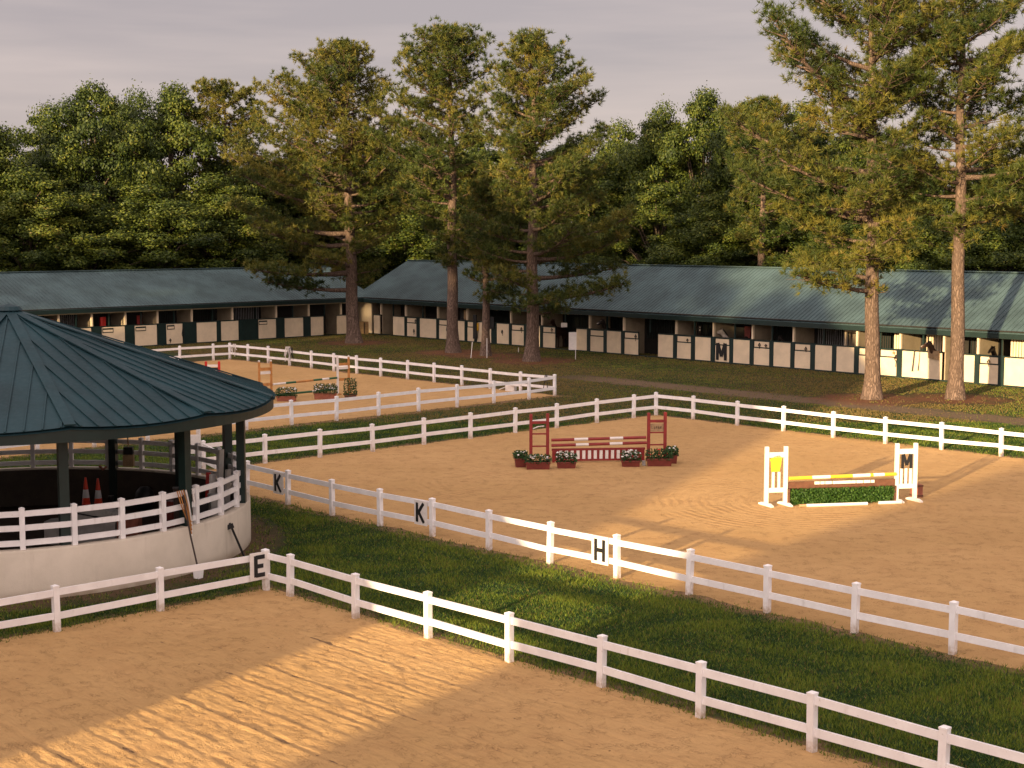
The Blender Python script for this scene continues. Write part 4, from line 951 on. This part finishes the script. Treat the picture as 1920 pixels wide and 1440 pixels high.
# jump 2: white
f2 = Fr(spot(1454, 948), spot(1697, 940) - spot(1454, 948)); L2 = (spot(1697, 940) - spot(1454, 948)).length
def white_standard(label, s, slats, w=.62):
    t = thing('jump_standard', label, 'jump standard', f2.p(s, 0, 0), G_ST)
    for q in (-w / 2, w / 2):
        MB().bev(f2, s + q - .055, s + q + .055, -.055, .055, .101, 1.86, .008).build('upright', M['jump_white'], t)
        b = MB(); P = [(-.36, .0), (.36, .0), (.36, .05), (.20, .10), (-.20, .10), (-.36, .05)]
        ff = Fr(f2.p(s + q, 0, 0), f2.n * -1 + f2.d * .25)
        b.quad(*[ff.p(x, -.05, z) for x, z in P]); b.quad(*[ff.p(x, .05, z) for x, z in P[::-1]])
        for (x0, z0), (x1, z1) in zip(P, P[1:] + P[:1]): b.quad(ff.p(x0, -.05, z0), ff.p(x0, .05, z0), ff.p(x1, .05, z1), ff.p(x1, -.05, z1))
        b.build('foot', M['jump_white'], t)
    MB().box(f2, s - w / 2 + .056, s + w / 2 - .056, -.03, .03, 1.52, 1.68).build('top_bar', M['jump_white'], t)
    MB().box(f2, s - w / 2 + .056, s + w / 2 - .056, -.03, .03, .42, .56).build('bottom_bar', M['jump_white'], t)
    n_ = slats
    for k in range(n_):
        x = s + (k - (n_ - 1) / 2) * (.19 if n_ == 2 else .155); MB().box(f2, x - .04, x + .04, -.02, .02, .561, 1.06).build('slat', M['jump_white'], t)
    return t
white_standard('white standard with a yellow cloth at the left end of the brush jump', 0, 2)
white_standard('white standard with the letter M at the right end of the brush jump', L2, 3)
b = MB(); rng = np.random.default_rng(5)
cl = [(-.16, 1.07), (-.18, 1.38), (-.22, 1.46), (-.04, 1.56), (.10, 1.58), (.17, 1.52), (.15, 1.30), (.10, 1.08)]
b.quad(*[f2.p(x, -.03, z) for x, z in cl]); b.quad(*[f2.p(x, .0, z) for x, z in cl[::-1]])
for (x0, z0), (x1, z1) in zip(cl, cl[1:] + cl[:1]): b.quad(f2.p(x0, 0, z0), f2.p(x0, -.03, z0), f2.p(x1, -.03, z1), f2.p(x1, 0, z1))
tag(b.build('cloth', M['yellow'], loc=f2.p(0, 0, 1.07)), 'crumpled yellow cloth hung in the left white standard', 'cloth')
letter_sign('M', 'black letter M plate in the right white standard of the brush jump', Fr(f2.p(0, -.035, 0), f2.d), L2, 1.06, 1.52, .30, hh=.46, lw=.095, board=False)
c0, c1 = .40, L2 - .38
pole('jump_pole', 'yellow pole with three white bands on the brush jump', f2.p(c0, -.09, .86), f2.p(c1, -.09, .90), .055, [(.21, 'yellow'), (.38, 'jump_white'), (.59, 'yellow'), (.755, 'jump_white'), (.785, 'yellow'), (.89, 'jump_white'), (1, 'yellow')])
t = thing('jump_plank', 'brown plank with a worn white middle under the yellow pole', 'jump plank', f2.p(c0, 0, .5))
MB().box(f2, c0, c1, -.05, .0, .54, .74).build('plank', M['brown_wood'], t)
b = MB(); rnd = random.Random(3); x = c0 + (c1 - c0) * .24
while x < c0 + (c1 - c0) * .80:
    w = rnd.uniform(.10, .34); b.box(f2, x, min(x + w, c0 + (c1 - c0) * .80), -.09, -.051, .645, .735); x += w + rnd.choice((0.004, .004, .03))
b.build('white_band', M['jump_white'], t)
t = thing('brush_box', 'long low box filled with bright green brush under the brown plank', 'brush box', f2.p(L2 / 2, 0, 0))
MB().box(f2, c0, c1 + .05, .12, .16, .0, .53).build('box', M['brown_wood'], t)
for x in (c0 - .04, c1 - .04): MB().box(f2, x, x + .07, -.10, .119, .0, .53).build('end_board', M['brown_wood'], t)
V, T = leaf_clump('l', f2, c0 + .03, c1 - .05, -.16, .14, .04, .50, None, 8500, np.random.default_rng(8), (.02, .05), False)
o = bpy.data.objects.new('foliage', np_mesh('foliage', V - np.array(org(t)), 4, M['brush_leaves'], T)); C.objects.link(o); o.parent = t
pole('ground_pole', 'long worn whitish pole lying on the sand before the brush box', f2.p(.62, -.42, .05), f2.p(2.85, -.42, .05), .05, [(.1, 'tan_wood'), (1, 'jump_white')], 'ground poles')
pole('ground_pole', 'short white pole lying on the sand at the right of the brush box', f2.p(3.25, -.36, .05), f2.p(4.0, -.38, .05), .05, [(1, 'jump_white')], 'ground poles')
pc = spot(1718, 932); f = Fr(pc, f2.d); t = thing('wooden_crate', 'small dark brown crate behind the right white standard', 'crate', pc)
MB().bev(f, -.15, .15, -.14, .14, 0, .42, .01).build('box', M['terracotta'], t)
for z in (.04, .36): MB().box(f, -.165, .165, -.155, .155, z, z + .05).build('band', M['brown_wood'], t)
# jump 3: orange, in the far arena
f3 = Fr(spot(498, 750), spot(644, 739) - spot(498, 750)); L3 = (spot(644, 739) - spot(498, 750)).length
def orange_standard(label, s, white_side):
    t = thing('jump_standard', label, 'jump standard', f3.p(s, 0, 0), G_ST)
    for q in (-.34, .34):
        MB().box(f3, s + q - .045, s + q + .045, -.045, .045, 0, 1.95).build('upright', M['jump_white' if (white_side and q < 0) else 'orange_wood'], t)
        b = MB(); b.lathe(f3.p(s + q, 0, 1.95), [(.035, 0), (.055, .04), (.05, .08), (0, .11)], 8); b.build('knob', M['jump_white'], t)
        MB().box(f3, s + q - .04, s + q + .04, -.3, .3, 0, .07).build('foot', M['orange_wood'], t)
    MB().box(f3, s - .294, s + .294, -.02, .02, 1.52, 1.66).build('rung', M['orange_wood'], t)
    MB().box(f3, s - .294, s + .294, -.02, .02, 1.33, 1.47).build('white_bar', M['jump_white'], t)
    MB().box(f3, s - .294, s + .294, -.02, .02, .72, .86).build('rung', M['orange_wood'], t)
    return t
orange_standard('orange wooden standard with white bar, left end of the far jump', 0, False)
orange_standard('orange and white standard with white bar, right end of the far jump', L3, True)
MB_ = ['jump_white', 'green_paint', 'orange_wood', 'green_paint', 'jump_white', 'green_paint']
pole('jump_pole', 'green, white and orange pole across the far jump, the upper one', f3.p(.42, -.05, .78), f3.p(L3 - .42, -.05, .90), .055, list(zip((.19, .35, .62, .76, .87, 1), MB_)))
pole('jump_pole', 'green pole with white ends across the far jump, the lower one', f3.p(.42, -.05, .22), f3.p(L3 - .42, -.05, .30), .055, list(zip((.05, .34, .6, .66, 1), ('jump_white', 'green_paint', 'green_paint', 'jump_white', 'green_paint'))))
planter('terracotta box of bluish white flowers under the left half of the far jump', 537, 753, 1.0, .4, .27, 'flower_white', 'terracotta', rz=.1, fl=34, ph=.45, leafk=900)
planter('terracotta box of white flowers under the right half of the far jump', 610, 749, 1.15, .4, .31, 'flower_white', 'terracotta', rz=.1, fl=44, ph=.50, leafk=1100)
planter('bushy green plant in a dark box beside the right orange standard', 657, 748, .62, .5, .22, None, 'brown_wood', rz=.1, ph=.85, leafk=800)
# red standard standing alone in the far arena
pr_ = spot(399, 709); f = Fr(pr_, (1, .1)); t = thing('jump_standard', 'bright red standard with white bar showing above the pavilion roof edge', 'jump standard', pr_, G_ST)
for q in (-.38, .38): MB().bev(f, q - .07, q + .07, -.05, .05, 0, 1.0, .04).build('upright', M['bright_red'], t)
MB().box(f, -.31, .31, -.03, .03, .66, .80).build('white_bar', M['jump_white'], t); MB().box(f, -.31, .31, -.02, .02, .15, .62).build('panel', M['black'], t)
for x in (-.22, -.08, .06, .2): MB().box(f, x - .04, x + .04, -.035, -.021, .3, .5).build('white_mark', M['jump_white'], t)

# ------------------------------------------------------------------ things in and on the round pen
def cone(label, u, v, hh):
    p = spot(u, v); t = thing('traffic_cone', label, 'traffic cone', p, 'orange cones in the round pen'); f = Fr(p, (1, .2))
    MB().bev(f, -.2, .2, -.2, .2, 0, .05, .015).build('base', M['orange_plastic'], t)
    b = MB(); b.lathe(p, [(.15, .05), (.105, hh * .42), (.1, hh * .42)], 16); b.build('body', M['orange_plastic'], t, True)
    b = MB(); b.lathe(p, [(.107, hh * .42), (.075, hh * .66), (.07, hh * .66)], 16); b.build('collar', M['reflector'], t, True)
    b = MB(); b.lathe(p, [(.075, hh * .66), (.03, hh), (0, hh + .01)], 16); b.build('tip', M['orange_plastic'], t, True)
def in_pen(u, v, z): return spot(u, v, z)
cone('orange traffic cone inside the round pen, the left of the pair', 162, 960, 1.06)
cone('orange traffic cone inside the round pen, the right of the pair', 185, 960, 1.03)
p = spot(209, 960); b = MB(); b.lathe(p, [(.12, 0), (.06, .12), (.05, .35), (.1, .42), (.1, .5), (0, .52)], 12); tag(b.build('mounting_stand', M['black'], loc=p), 'small black stand on the pen floor right of the cones', 'stand')
p = spot(272, 958); b = MB(); b.lathe(p, [(0, 0), (.2, .03), (.33, .32), (.27, .6), (.14, .74), (0, .76)], 16); tag(b.build('exercise_ball', M['black'], loc=p, smooth=True), 'dark round ball lying near the back of the round pen', 'ball')
p = spot(160, 1022); f = Fr(p, (1, -.1)); t = thing('covered_block', 'long pale covered block standing behind the round pen front fence', 'block', p)
b = MB(); pr2 = [(-1.15, 0), (-1.15, .62), (-.45, .68), (-.35, .90), (-.1, .98), (.55, .99), (.78, .90), (.85, .65), (.85, 0)]
b.quad(*[f.p(x, 0, z) for x, z in pr2]); b.quad(*[f.p(x, .5, z) for x, z in pr2[::-1]])
for (x0, z0), (x1, z1) in zip(pr2, pr2[1:] + pr2[:1]): b.quad(f.p(x0, .5, z0), f.p(x0, 0, z0), f.p(x1, 0, z1), f.p(x1, .5, z1))
b.build('cover', M['tarp'], t); b = MB(); b.tube([f.p(-.35, -.02, .9), f.p(0, -.02, .84), f.p(.4, -.02, .78), f.p(.8, -.02, .72)], .02, 6); b.build('strap', M['black'], t)
MB().box(f, .9, 1.5, .0, .3, .0, .75).build('end_board', M['terracotta'], t)
# stored jump parts at the right side of the pen
c_st = PEN + Vector((5.42, .75, 0))
f = Fr(c_st, (1, -.3)); t = thing('stored_standard', 'red upright leaning in the pile at the right side of the round pen', 'jump standard', f.p(-.3, .2, 0), 'jump parts stored in the round pen')
MB().beam(f.p(-.3, .2, 0), f.p(-.26, .3, 1.85), .12, .12).build('upright', M['bright_red'], t); MB().beam(f.p(-.25, .17, 1.0), f.p(0, .25, 1.15), .08, .1).build('arm', M['bright_red'], t)
t = thing('stored_standard', 'tall white board standing in the pile at the right side of the round pen', 'jump standard', f.p(-.15, 0, 0), 'jump parts stored in the round pen')
MB().beam(f.p(-.08, 0, 0), f.p(-.02, .1, 1.85), .05, .30, f.n).build('board', M['jump_white'], t); MB().beam(f.p(.1, .25, 1.3), f.p(.14, .3, 2.5), .05, .26, f.n).build('board', M['tarp'], t)
t = thing('stored_standard', 'grey white wing panel standing beside the right pavilion post', 'jump standard', f.p(.55, -.1, 0), 'jump parts stored in the round pen')
MB().beam(f.p(.38, 0, 0), f.p(.45, .1, 2.0), .06, .24, f.n).build('board', M['tarp'], t); MB().beam(f.p(.2, .1, .1), f.p(.5, .1, .1), .1, .1).build('foot', M['jump_white'], t)
for k, (a_, w_, h_, m_) in enumerate(((-.9, .4, 1.1, 'planter_red'), (-.45, .3, 1.3, 'terracotta'), (-.05, .3, 1.2, 'black'), (-.7, .3, 1.5, 'leather'), (.3, .25, 1.35, 'tarp'))):
    pp_ = f.p(a_, -.45 - .12 * (k % 2), 0); g_ = Fr(pp_, (1, -.3 + .2 * k)); t = thing('storage_box', ['dark red box in the clutter at the right of the round pen', 'small terracotta box in the clutter at the right of the round pen', 'black box in the clutter at the right of the round pen', 'tall brown leather trunk in the clutter at the right of the round pen', 'pale grey box at the right end of the clutter in the round pen'][k], 'box', pp_, 'boxes stored in the round pen')
    MB().bev(g_, -w_ / 2, w_ / 2, -.15, .15, 0, h_, .01).build('box', M[m_], t); MB().bev(g_, -w_ / 2 - .015, w_ / 2 + .015, -.165, .165, h_ + .001, h_ + .05, .01).build('lid', M[m_], t)
# rope and halters over the pen fence, shovel and stick leaning outside
def on_pen(deg, r, z): return PEN + Vector((r * math.cos(R(deg)), r * math.sin(R(deg)), z))
def hang(name, label, cat, pts_list, mat, rad=.02, group=None):
    b = MB()
    for pts in pts_list: b.tube(pts, rad, 6)
    return tag(b.build(name, M[mat], loc=Vector(pts_list[0][0])), label, cat, group)
A_ = -31
hang('lead_rope', 'orange brown rope bundle hanging over the pen fence above the shovel', 'rope', [[on_pen(A_ + d0, 6.42, 2.12), on_pen(A_ + .5 + d0, 6.50, 1.75), on_pen(A_ + 1.2 + d0 * .4, 6.52, 1.35), on_pen(A_ + 1.6, 6.55, 1.0 + .1 * k)] for k, d0 in enumerate((-1.5, -.9, -.2, .4))], 'orange_wood', .015)
hang('lead_rope', 'white rope hanging over the pen fence beside the orange rope', 'rope', [[on_pen(A_ + 1.2, 6.42, 2.1), on_pen(A_ + 1.6, 6.46, 1.8), on_pen(A_ + 2.2, 6.5, 1.2), on_pen(A_ + 1.5, 6.55, .95)], [on_pen(A_ + 3.4, 6.42, 2.1), on_pen(A_ + 3.6, 6.46, 1.75)]], 'jump_white', .024)
p0 = spot(372, 1086); p1 = on_pen(A_, 6.46, 2.0); t = thing('shovel', 'long handled shovel with grey white blade leaning on the pen fence', 'shovel', p0)
b = MB(); b.tube([p0 + Vector((0, .02, .22)), p0.lerp(p1, .5), p1], .022, 8); b.build('handle', M['leather'], t)
b = MB(); f = Fr(p0, (1, .35)); P = [(-.11, .0), (-.13, .20), (-.09, .27), (.09, .27), (.13, .20), (.11, .0), (0, -.02)]
b.quad(*[f.p(x, -.02, z + .03) for x, z in P]); b.quad(*[f.p(x, .02, z + .03) for x, z in P[::-1]])
for (x0, z0), (x1, z1) in zip(P, P[1:] + P[:1]): b.quad(f.p(x0, .02, z0 + .03), f.p(x0, -.02, z0 + .03), f.p(x1, -.02, z1 + .03), f.p(x1, .02, z1 + .03))
b.build('blade', M['reflector'], t)
p0 = spot(458, 1044); p1 = on_pen(-14, 6.53, .95); t = thing('pitchfork', 'black tool leaning against the ring wall near the letter E corner', 'tool', p0)
MB().tube([p0, p1], .03, 6).build('handle', M['black'], t); MB().beam(p1 + Vector((-.10, -.05, -.12)), p1 + Vector((.1, -.02, -.05)), .05, .12).build('grip', M['black'], t)
p = on_pen(72, 6.0, 1.55); f = Fr(p, (1, 0)); t = thing('hanging_bag', 'tan box with black top hanging beside a back post of the pavilion', 'bag', p)
MB().bev(f, -.16, .16, -.1, .1, -.25, .12, .02).build('box', M['tan_wood'], t); MB().box(f, -.14, .14, -.09, .09, .121, .35).build('lid', M['black'], t); MB().beam(f.p(0, 0, .35), f.p(-.05, 0, 1.4), .05, .03).build('strap', M['tan_wood'], t)
p = on_pen(80, 5.95, 1.4); hang('red_wrap', 'small orange red wrap at the foot of a back post of the pavilion', 'cloth', [[p + Vector((-.10, -.1, -.1)), p + Vector((.02, -.15, -.2)), p + Vector((.12, -.1, -.12))]], 'terracotta', .04)
p = spot(366, 872); f = Fr(p, (1, .2)); t = thing('white_board', 'blank white board at the far corner of the middle arena behind the pen', 'board', p)
MB().bev(f, -.22, .22, -.02, .02, .42, 1.12, .01).build('board', M['jump_white'], t)
for q in (-.18, .18): MB().box(f, q - .02, q + .02, .021, .05, 0, 1.0).build('leg', M['jump_white'], t)

# tack on the fences of the far arena
def tack(label, u, line, off, strands, mat, top=1.1):
    p = along(line, u); rnd = random.Random(int(u)); L_ = []
    for k in range(strands):
        x = (k - strands / 2) * .05; zb = rnd.uniform(.25, .7)
        L_.append([p + off + Vector((x, 0, top)), p + off * 1.5 + Vector((x * 1.6 + rnd.uniform(-.06, .06), 0, top - .3)), p + off * 1.4 + Vector((x * 2 + rnd.uniform(-.08, .08), 0, zb))])
    hang('bridle', label, 'tack', L_, mat, .022, 'tack hung on the far arena fence')
offD = Vector((-.71, -.70, 0)) * .09
tack('white straps hung on the far arena fence beside its back corner post', 443, DR, offD, 4, 'jump_white')
tack('white straps hung over a post of the far arena fence above the orange jump', 543, DR, offD, 6, 'jump_white', 1.25)
tack('black straps hung over a post of the far arena fence above the orange jump', 549, DR, offD, 5, 'black', 1.2)
tack('black and white straps hung on the right corner of the far arena fence', 1027, DR, offD, 3, 'black')
p = spot(958, 733); f = Fr(p, (1, -.4)); t = thing('mounting_block', 'low white box with a dark top beside the far arena fence', 'box', p)
MB().bev(f, -.26, .26, -.18, .18, 0, .32, .01).build('box', M['jump_white'], t); MB().box(f, -.08, .1, -.1, .1, .321, .45).build('knob', M['black'], t)
MB().beam(f.p(-.7, 0, .05), f.p(-.27, .05, .22), .05, .04).build('handle', M['jump_white'], t)

# signs by the pines
p = spot(1078, 674); f = Fr(p, (1, -.1)); t = thing('signboard', 'blank white sign on a thin post before the right stable', 'sign', p)
MB().box(f, .02, .06, -.02, .02, 0, 1.0).build('post', M['jump_white'], t); MB().bev(f, -.42, .10, -.045, -.021, .65, 1.85, .01).build('board', M['jump_white'], t)
for k, (u, v, hh, lean, lb) in enumerate(((883, 671, 1.1, .1, 'thin leaning white stake left of the short pine'), (913, 671, 1.35, 0, 'white stake standing before the trunk of the short pine'), (972, 661, .35, 0, 'small white marker on the grass before the stable between two pines'))):
    p = spot(u, v); b = MB(); b.beam(p, p + Vector((lean, 0, hh)), .1 if k == 1 else .06, .05); tag(b.build('stake', M['jump_white'], loc=p), lb, 'stake', 'white stakes')

# ------------------------------------------------------------------ stable fittings
def fpt(fr, sf, u, w, z): return fr.p(sf(u), w, z)
def halter(label, fr, sf, u, z=1.45, ln=.45, mat='leather'):
    c = fpt(fr, sf, u, -.09, z); rnd = random.Random(int(u)); b = MB(); d = fr.d
    b.tube([c, c + d * .09 + Vector((0, 0, -ln * .45)), c + d * .02 + Vector((0, 0, -ln * .8)), c - d * .09 + Vector((0, 0, -ln * .45)), c + Vector((0, 0, .01))], .028, 5)
    b.tube([c - d * .08 + Vector((0, 0, -ln * .4)), c + d * .08 + Vector((0, 0, -ln * .42))], .024, 5); b.tube([c + d * .02 + Vector((0, 0, -ln * .8)), c + d * rnd.uniform(-.05, .1) + Vector((0, 0, -ln * rnd.uniform(1, 1.5)))], .016, 5)
    tag(b.build('halter', M[mat], loc=c), label, 'halter', 'halters hung on the stable doors')
for (u, z, ln, mt, lb) in ((1681, 1.35, .5, 'leather', 'halter on the door just right of the largest pine trunk'), (1677, 1.55, .2, 'tan_wood', 'small tan strap on the hatch of the door right of the largest pine trunk'), (1855, 1.45, .3, 'leather', 'dark halter on the hatch of the far right stable door'),
        (1512, 1.45, .3, 'leather', 'halter on the hatch of a door left of the largest pine trunk'), (1425, 1.5, .32, 'black', 'black halter on the hatch of the door right of the big letter M'), (1437, 1.45, .2, 'leather', 'little strap beside the black halter right of the big letter M'), (1290, 1.45, .2, 'leather', 'thin strap on a door left of the big letter M'),
        (1193, 1.5, .35, 'black', 'black halter on the door just left of the open dark stall'), (943, 1.15, .35, 'black', 'black halter on the cream panel left of the broad middle pine'), (979, 1.45, .3, 'leather', 'halter at the top of the door left of the broad middle pine'), (840, 1.25, .9, 'black', 'long black straps on the door left of the round-topped pine'),
        (781, 1.5, .3, 'black', 'black halter on the second door of the right stable'), (778, .7, .45, 'black', 'short black strap low on the second door of the right stable'), (1036, 1.55, .3, 'leather', 'brown halter on the door right of the broad middle pine')):
    halter(lb, frR, sR, u, z, ln, mt)
for (u, z, ln, mt, lb) in ((147, 1.5, .45, 'black', 'black halter on the left stable door nearest the pavilion roof'), (319, .5, .25, 'black', 'small black ring on a cream door of the left stable'), (343, 1.3, 1.1, 'black', 'long black strap beside a cream door of the left stable')):
    halter(lb, frL, sL, u, z, ln, mt)
# two long lead straps, a hay net, jackets and blankets
q = fpt(frR, sR, 1716, -.1, 1.72); q2 = fpt(frR, sR, 1722, -.1, 1.72)
hang('lead_strap', 'two long dark lead straps hanging over the wide cream panel right of the largest pine', 'strap', [[q, q + Vector((-.05, 0, -.6)), q + Vector((-.12, 0, -1.25))], [q2 + Vector((.15, 0, .2)), q2 + Vector((.12, 0, -.5)), q2 + Vector((.05, 0, -1.2))]], 'black', .035)
def drape(name, label, cat, fr, sf, u, w, z0, z1, wd, mat, group=None, thick=.08, seed=1):
    rnd = random.Random(seed); b = MB(); s = sf(u); n_ = 7; top = []; 
    xs = [s - wd / 2 + wd * k / (n_ - 1) for k in range(n_)]; dv = [rnd.uniform(-.03, .03) for _ in xs]; zb = [z0 + rnd.uniform(-.06, .10) for _ in xs]
    for k in range(n_ - 1):
        sh = .75 + .25 * min(1, k / 2, (n_ - 1 - k) / 2)
        b.hexa([fr.p(xs[k], w + dv[k], zb[k]), fr.p(xs[k + 1], w + dv[k + 1], zb[k + 1]), fr.p(xs[k + 1], w + thick + dv[k + 1], zb[k + 1]), fr.p(xs[k], w + thick + dv[k], zb[k]),
                fr.p(xs[k], w + dv[k] * .4, z1), fr.p(xs[k + 1], w + dv[k + 1] * .4, z1), fr.p(xs[k + 1], w + thick, z1), fr.p(xs[k], w + thick, z1)])
    return tag(b.build(name, M[mat], loc=fr.p(s, w, z0)), label, cat, group)
G_B = 'blankets hung in the stalls'
drape('horse_blanket', 'red blanket hanging in the left stable stall nearest the pavilion roof ridge', 'blanket', frL, sL, 200, .35, 1.65, 2.35, .45, 'bright_red', G_B, seed=2)
drape('horse_blanket', 'red blanket hanging in the second left stable stall with a blanket', 'blanket', frL, sL, 268, .35, 1.65, 2.35, .40, 'red', G_B, seed=3)
drape('horse_blanket', 'pinkish blanket hanging in the left stable just above the pavilion roof', 'blanket', frL, sL, 100, .35, 1.5, 2.35, .6, 'terracotta', G_B, seed=4)
drape('horse_blanket', 'dark red striped blanket hanging in the stall right of the big letter M', 'blanket', frR, sR, 1384, .9, 1.72, 2.45, .5, 'planter_red', G_B, seed=5)
drape('horse_blanket', 'tan blanket hanging in the open stall right of the round-topped pine', 'blanket', frR, sR, 868, .4, 1.7, 2.5, .7, 'tan_wood', G_B, seed=6)
drape('jacket', 'yellow vest hanging on the stall front between the two middle pine trunks', 'jacket', frR, sR, 895, -.16, .95, 1.55, .5, 'yellow', None, .1, 7)
drape('jacket', 'black jacket and trousers hanging above and below the yellow vest', 'jacket', frR, sR, 895, -.28, .35, 2.2, .35, 'black', None, .1, 8)
drape('jacket', 'black coat hanging behind the trunk of the short pine', 'jacket', frR, sR, 925, -.16, 1.2, 2.1, .45, 'black', None, .1, 9)
for k, (u, wd, lb) in enumerate(((1673, 1.0, 'tan slatted curtain in the stall window right of the largest pine'), (1733, .9, 'tan slatted curtain in the window above the wide cream panel'), (1905, 1.7, 'pale slatted curtain in the window at the right edge'))):
    b = MB(); s = sR(u); x = s - wd / 2
    t = thing('slatted_curtain', lb, 'curtain', frR.p(s, .9, 1.3), 'slatted curtains of the right stable')
    while x < s + wd / 2: MB().box(frR, x, x + .13, .9, .93, 1.3, 2.62).build('slat', M['cream'], t); x += .17
t = thing('door_frame', 'pale door frame standing inside the stall left of the largest pine', 'door frame', frR.p(sR(1580), .9, 0)); s = sR(1580)
for a_, c_ in ((s - .55, s - .42), (s + .42, s + .55)): MB().box(frR, a_, c_, .9, 1.0, 0, 2.45).build('jamb', M['cream'], t)
MB().box(frR, s - .55, s + .55, .9, 1.0, 2.451, 2.6).build('lintel', M['cream'], t)
drape('feed_bag', 'patterned grey green feed bag hung on the corner of the wide cream panel', 'bag', frR, sR, 1752, -.14, 1.25, 1.75, .7, 'tan_wood', None, .08, 12)
p = frR.p(sR(1353), -.10, 0); letter_sign('M', 'big black letter M hung on a stable door half way along the right stable', Fr(frR.p(0, -.05, 0), frR.d), sR(1353.5), .22, 1.30, .7, hh=1.12, lw=.24, board=False)
# cabinet and lamp-white box by the corner
t = thing('cabinet', 'tan wooden cabinet against the cream corner of the right stable', 'cabinet', frR.p(sR(687), -.4, 0)); s = sR(687)
MB().bev(frR, s - .42, s + .42, -.45, -.05, 0, 1.05, .02).build('body', M['tan_wood'], t); MB().box(frR, s + .30, s + .44, -.47, -.451, .03, 1.0).build('door_edge', M['leather'], t)
p = frR.p(sR(1064), -.35, 1.72); f = Fr(p, (1, -.1)); tag(MB().bev(f, -.22, .22, -.12, .12, 0, .30, .01).build('white_box', M['jump_white'], loc=p), 'small white box on the rail above the open stall near the blank sign', 'box')
for u, lb in ((506, 'right'), (362, 'middle')): pass

# ------------------------------------------------------------------ horses
def horse_mesh(name, mat):
    V_ = [(0, 0, 1.15), (-.55, 0, 1.22), (.50, 0, 1.20), (.78, 0, 1.45), (1.02, 0, 1.78), (1.18, 0, 2.04), (1.46, 0, 1.97), (1.74, 0, 1.84),
          (-.70, 0, 1.05), (-.72, .17, .75), (-.84, .17, .45), (-.78, .17, .05), (-.72, -.17, .75), (-.84, -.17, .45), (-.78, -.17, .05),
          (.60, .16, .85), (.60, .16, .48), (.60, .16, .05), (.60, -.16, .85), (.60, -.16, .48), (.60, -.16, .05),
          (1.16, .09, 2.14), (1.13, .11, 2.22), (1.16, -.09, 2.14), (1.13, -.11, 2.22), (-.92, 0, 1.15), (-1.02, 0, .75), (-1.0, 0, .45)]
    E_ = [(0, 1), (0, 2), (2, 3), (3, 4), (4, 5), (5, 6), (6, 7), (1, 8), (8, 9), (9, 10), (10, 11), (8, 12), (12, 13), (13, 14), (2, 15), (15, 16), (16, 17), (2, 18), (18, 19), (19, 20), (5, 21), (21, 22), (5, 23), (23, 24), (1, 25), (25, 26), (26, 27)]
    Rr = [.32, .31, .30, .22, .16, .14, .11, .075, .26, .13, .07, .055, .13, .07, .055, .11, .065, .055, .11, .065, .055, .035, .012, .035, .012, .06, .05, .02]
    me = bpy.data.meshes.new(name); me.from_pydata(V_, E_, []); ob = bpy.data.objects.new('tmp_horse', me); C.objects.link(ob)
    sk = ob.modifiers.new('s', 'SKIN'); sv = me.skin_vertices[0].data
    for i, r in enumerate(Rr): sv[i].radius = (r * .82, r)
    sv[0].use_root = True; su = ob.modifiers.new('u', 'SUBSURF'); su.levels = 2
    dg = bpy.context.evaluated_depsgraph_get(); m2 = bpy.data.meshes.new_from_object(ob.evaluated_get(dg)); m2.name = name
    bpy.data.objects.remove(ob); m2.materials.clear(); m2.materials.append(mat)
    for q in m2.polygons: q.use_smooth = True
    return m2
hm = {k: horse_mesh('body', M[k]) for k in ('horse_brown', 'horse_grey', 'horse_dark')}
mane = MB(); f = Fr((0, 0), (1, 0)); 
mane.tube([(.55, -.03, 1.42), (.70, -.05, 1.58), (.84, -.06, 1.78), (.98, -.05, 1.98), (1.08, -.02, 2.14), (1.20, 0, 2.17), (1.28, 0, 2.13)], [.03, .06, .07, .07, .06, .04, .02], 8)
blaze = MB(); blaze.hexa([Vector(v) for v in ((1.34, -.045, 2.08), (1.72, -.035, 1.89), (1.72, .035, 1.89), (1.34, .045, 2.08), (1.35, -.04, 2.12), (1.74, -.03, 1.925), (1.74, .03, 1.925), (1.35, .04, 2.12))])
mane_m = mane.mesh('mane', M['black']); blaze_m = blaze.mesh('blaze', M['horse_grey'])
for (u, kd, sc_, w, turn, bl, lb) in ((1289, 'horse_dark', 1.08, 1.25, .7, True, 'dark horse with white blaze looking over the door left of the big letter M'), (1364, 'horse_grey', 1.0, 1.2, -.95, False, 'pale spotted horse looking out above the big letter M'),
        (1131, 'horse_dark', 1.12, 1.1, .1, True, 'black horse with white blaze looking out right of the blank sign'), (1027, 'horse_brown', 1.0, 1.3, .3, False, 'brown horse standing back in the stall right of the broad middle pine'),
        (1757, 'horse_brown', 1.05, .9, -.3, True, 'sunlit brown horse with white blaze in the opening beside the wide cream panel'), (1428, 'horse_dark', .92, 1.3, 1.0, False, 'black horse with lowered head in the stall right of the dark red blanket'), (1853, 'horse_dark', 1.0, 1.4, .1, False, 'black horse in the stall at the far right')):
    s = sR(u); p = frR.p(s, w, 0); o = thing('horse', lb, 'horse', p, 'horses looking out of the right stable')
    d = -frR.n; o.rotation_euler = (0, 0, math.atan2(d.y, d.x) + turn); o.scale = (sc_,) * 3
    for me, nm in ((hm[kd], 'body'), (mane_m, 'mane')) + (((blaze_m, 'blaze'),) if bl else ()):
        c = bpy.data.objects.new(nm, me); C.objects.link(c); c.parent = o
print('done')
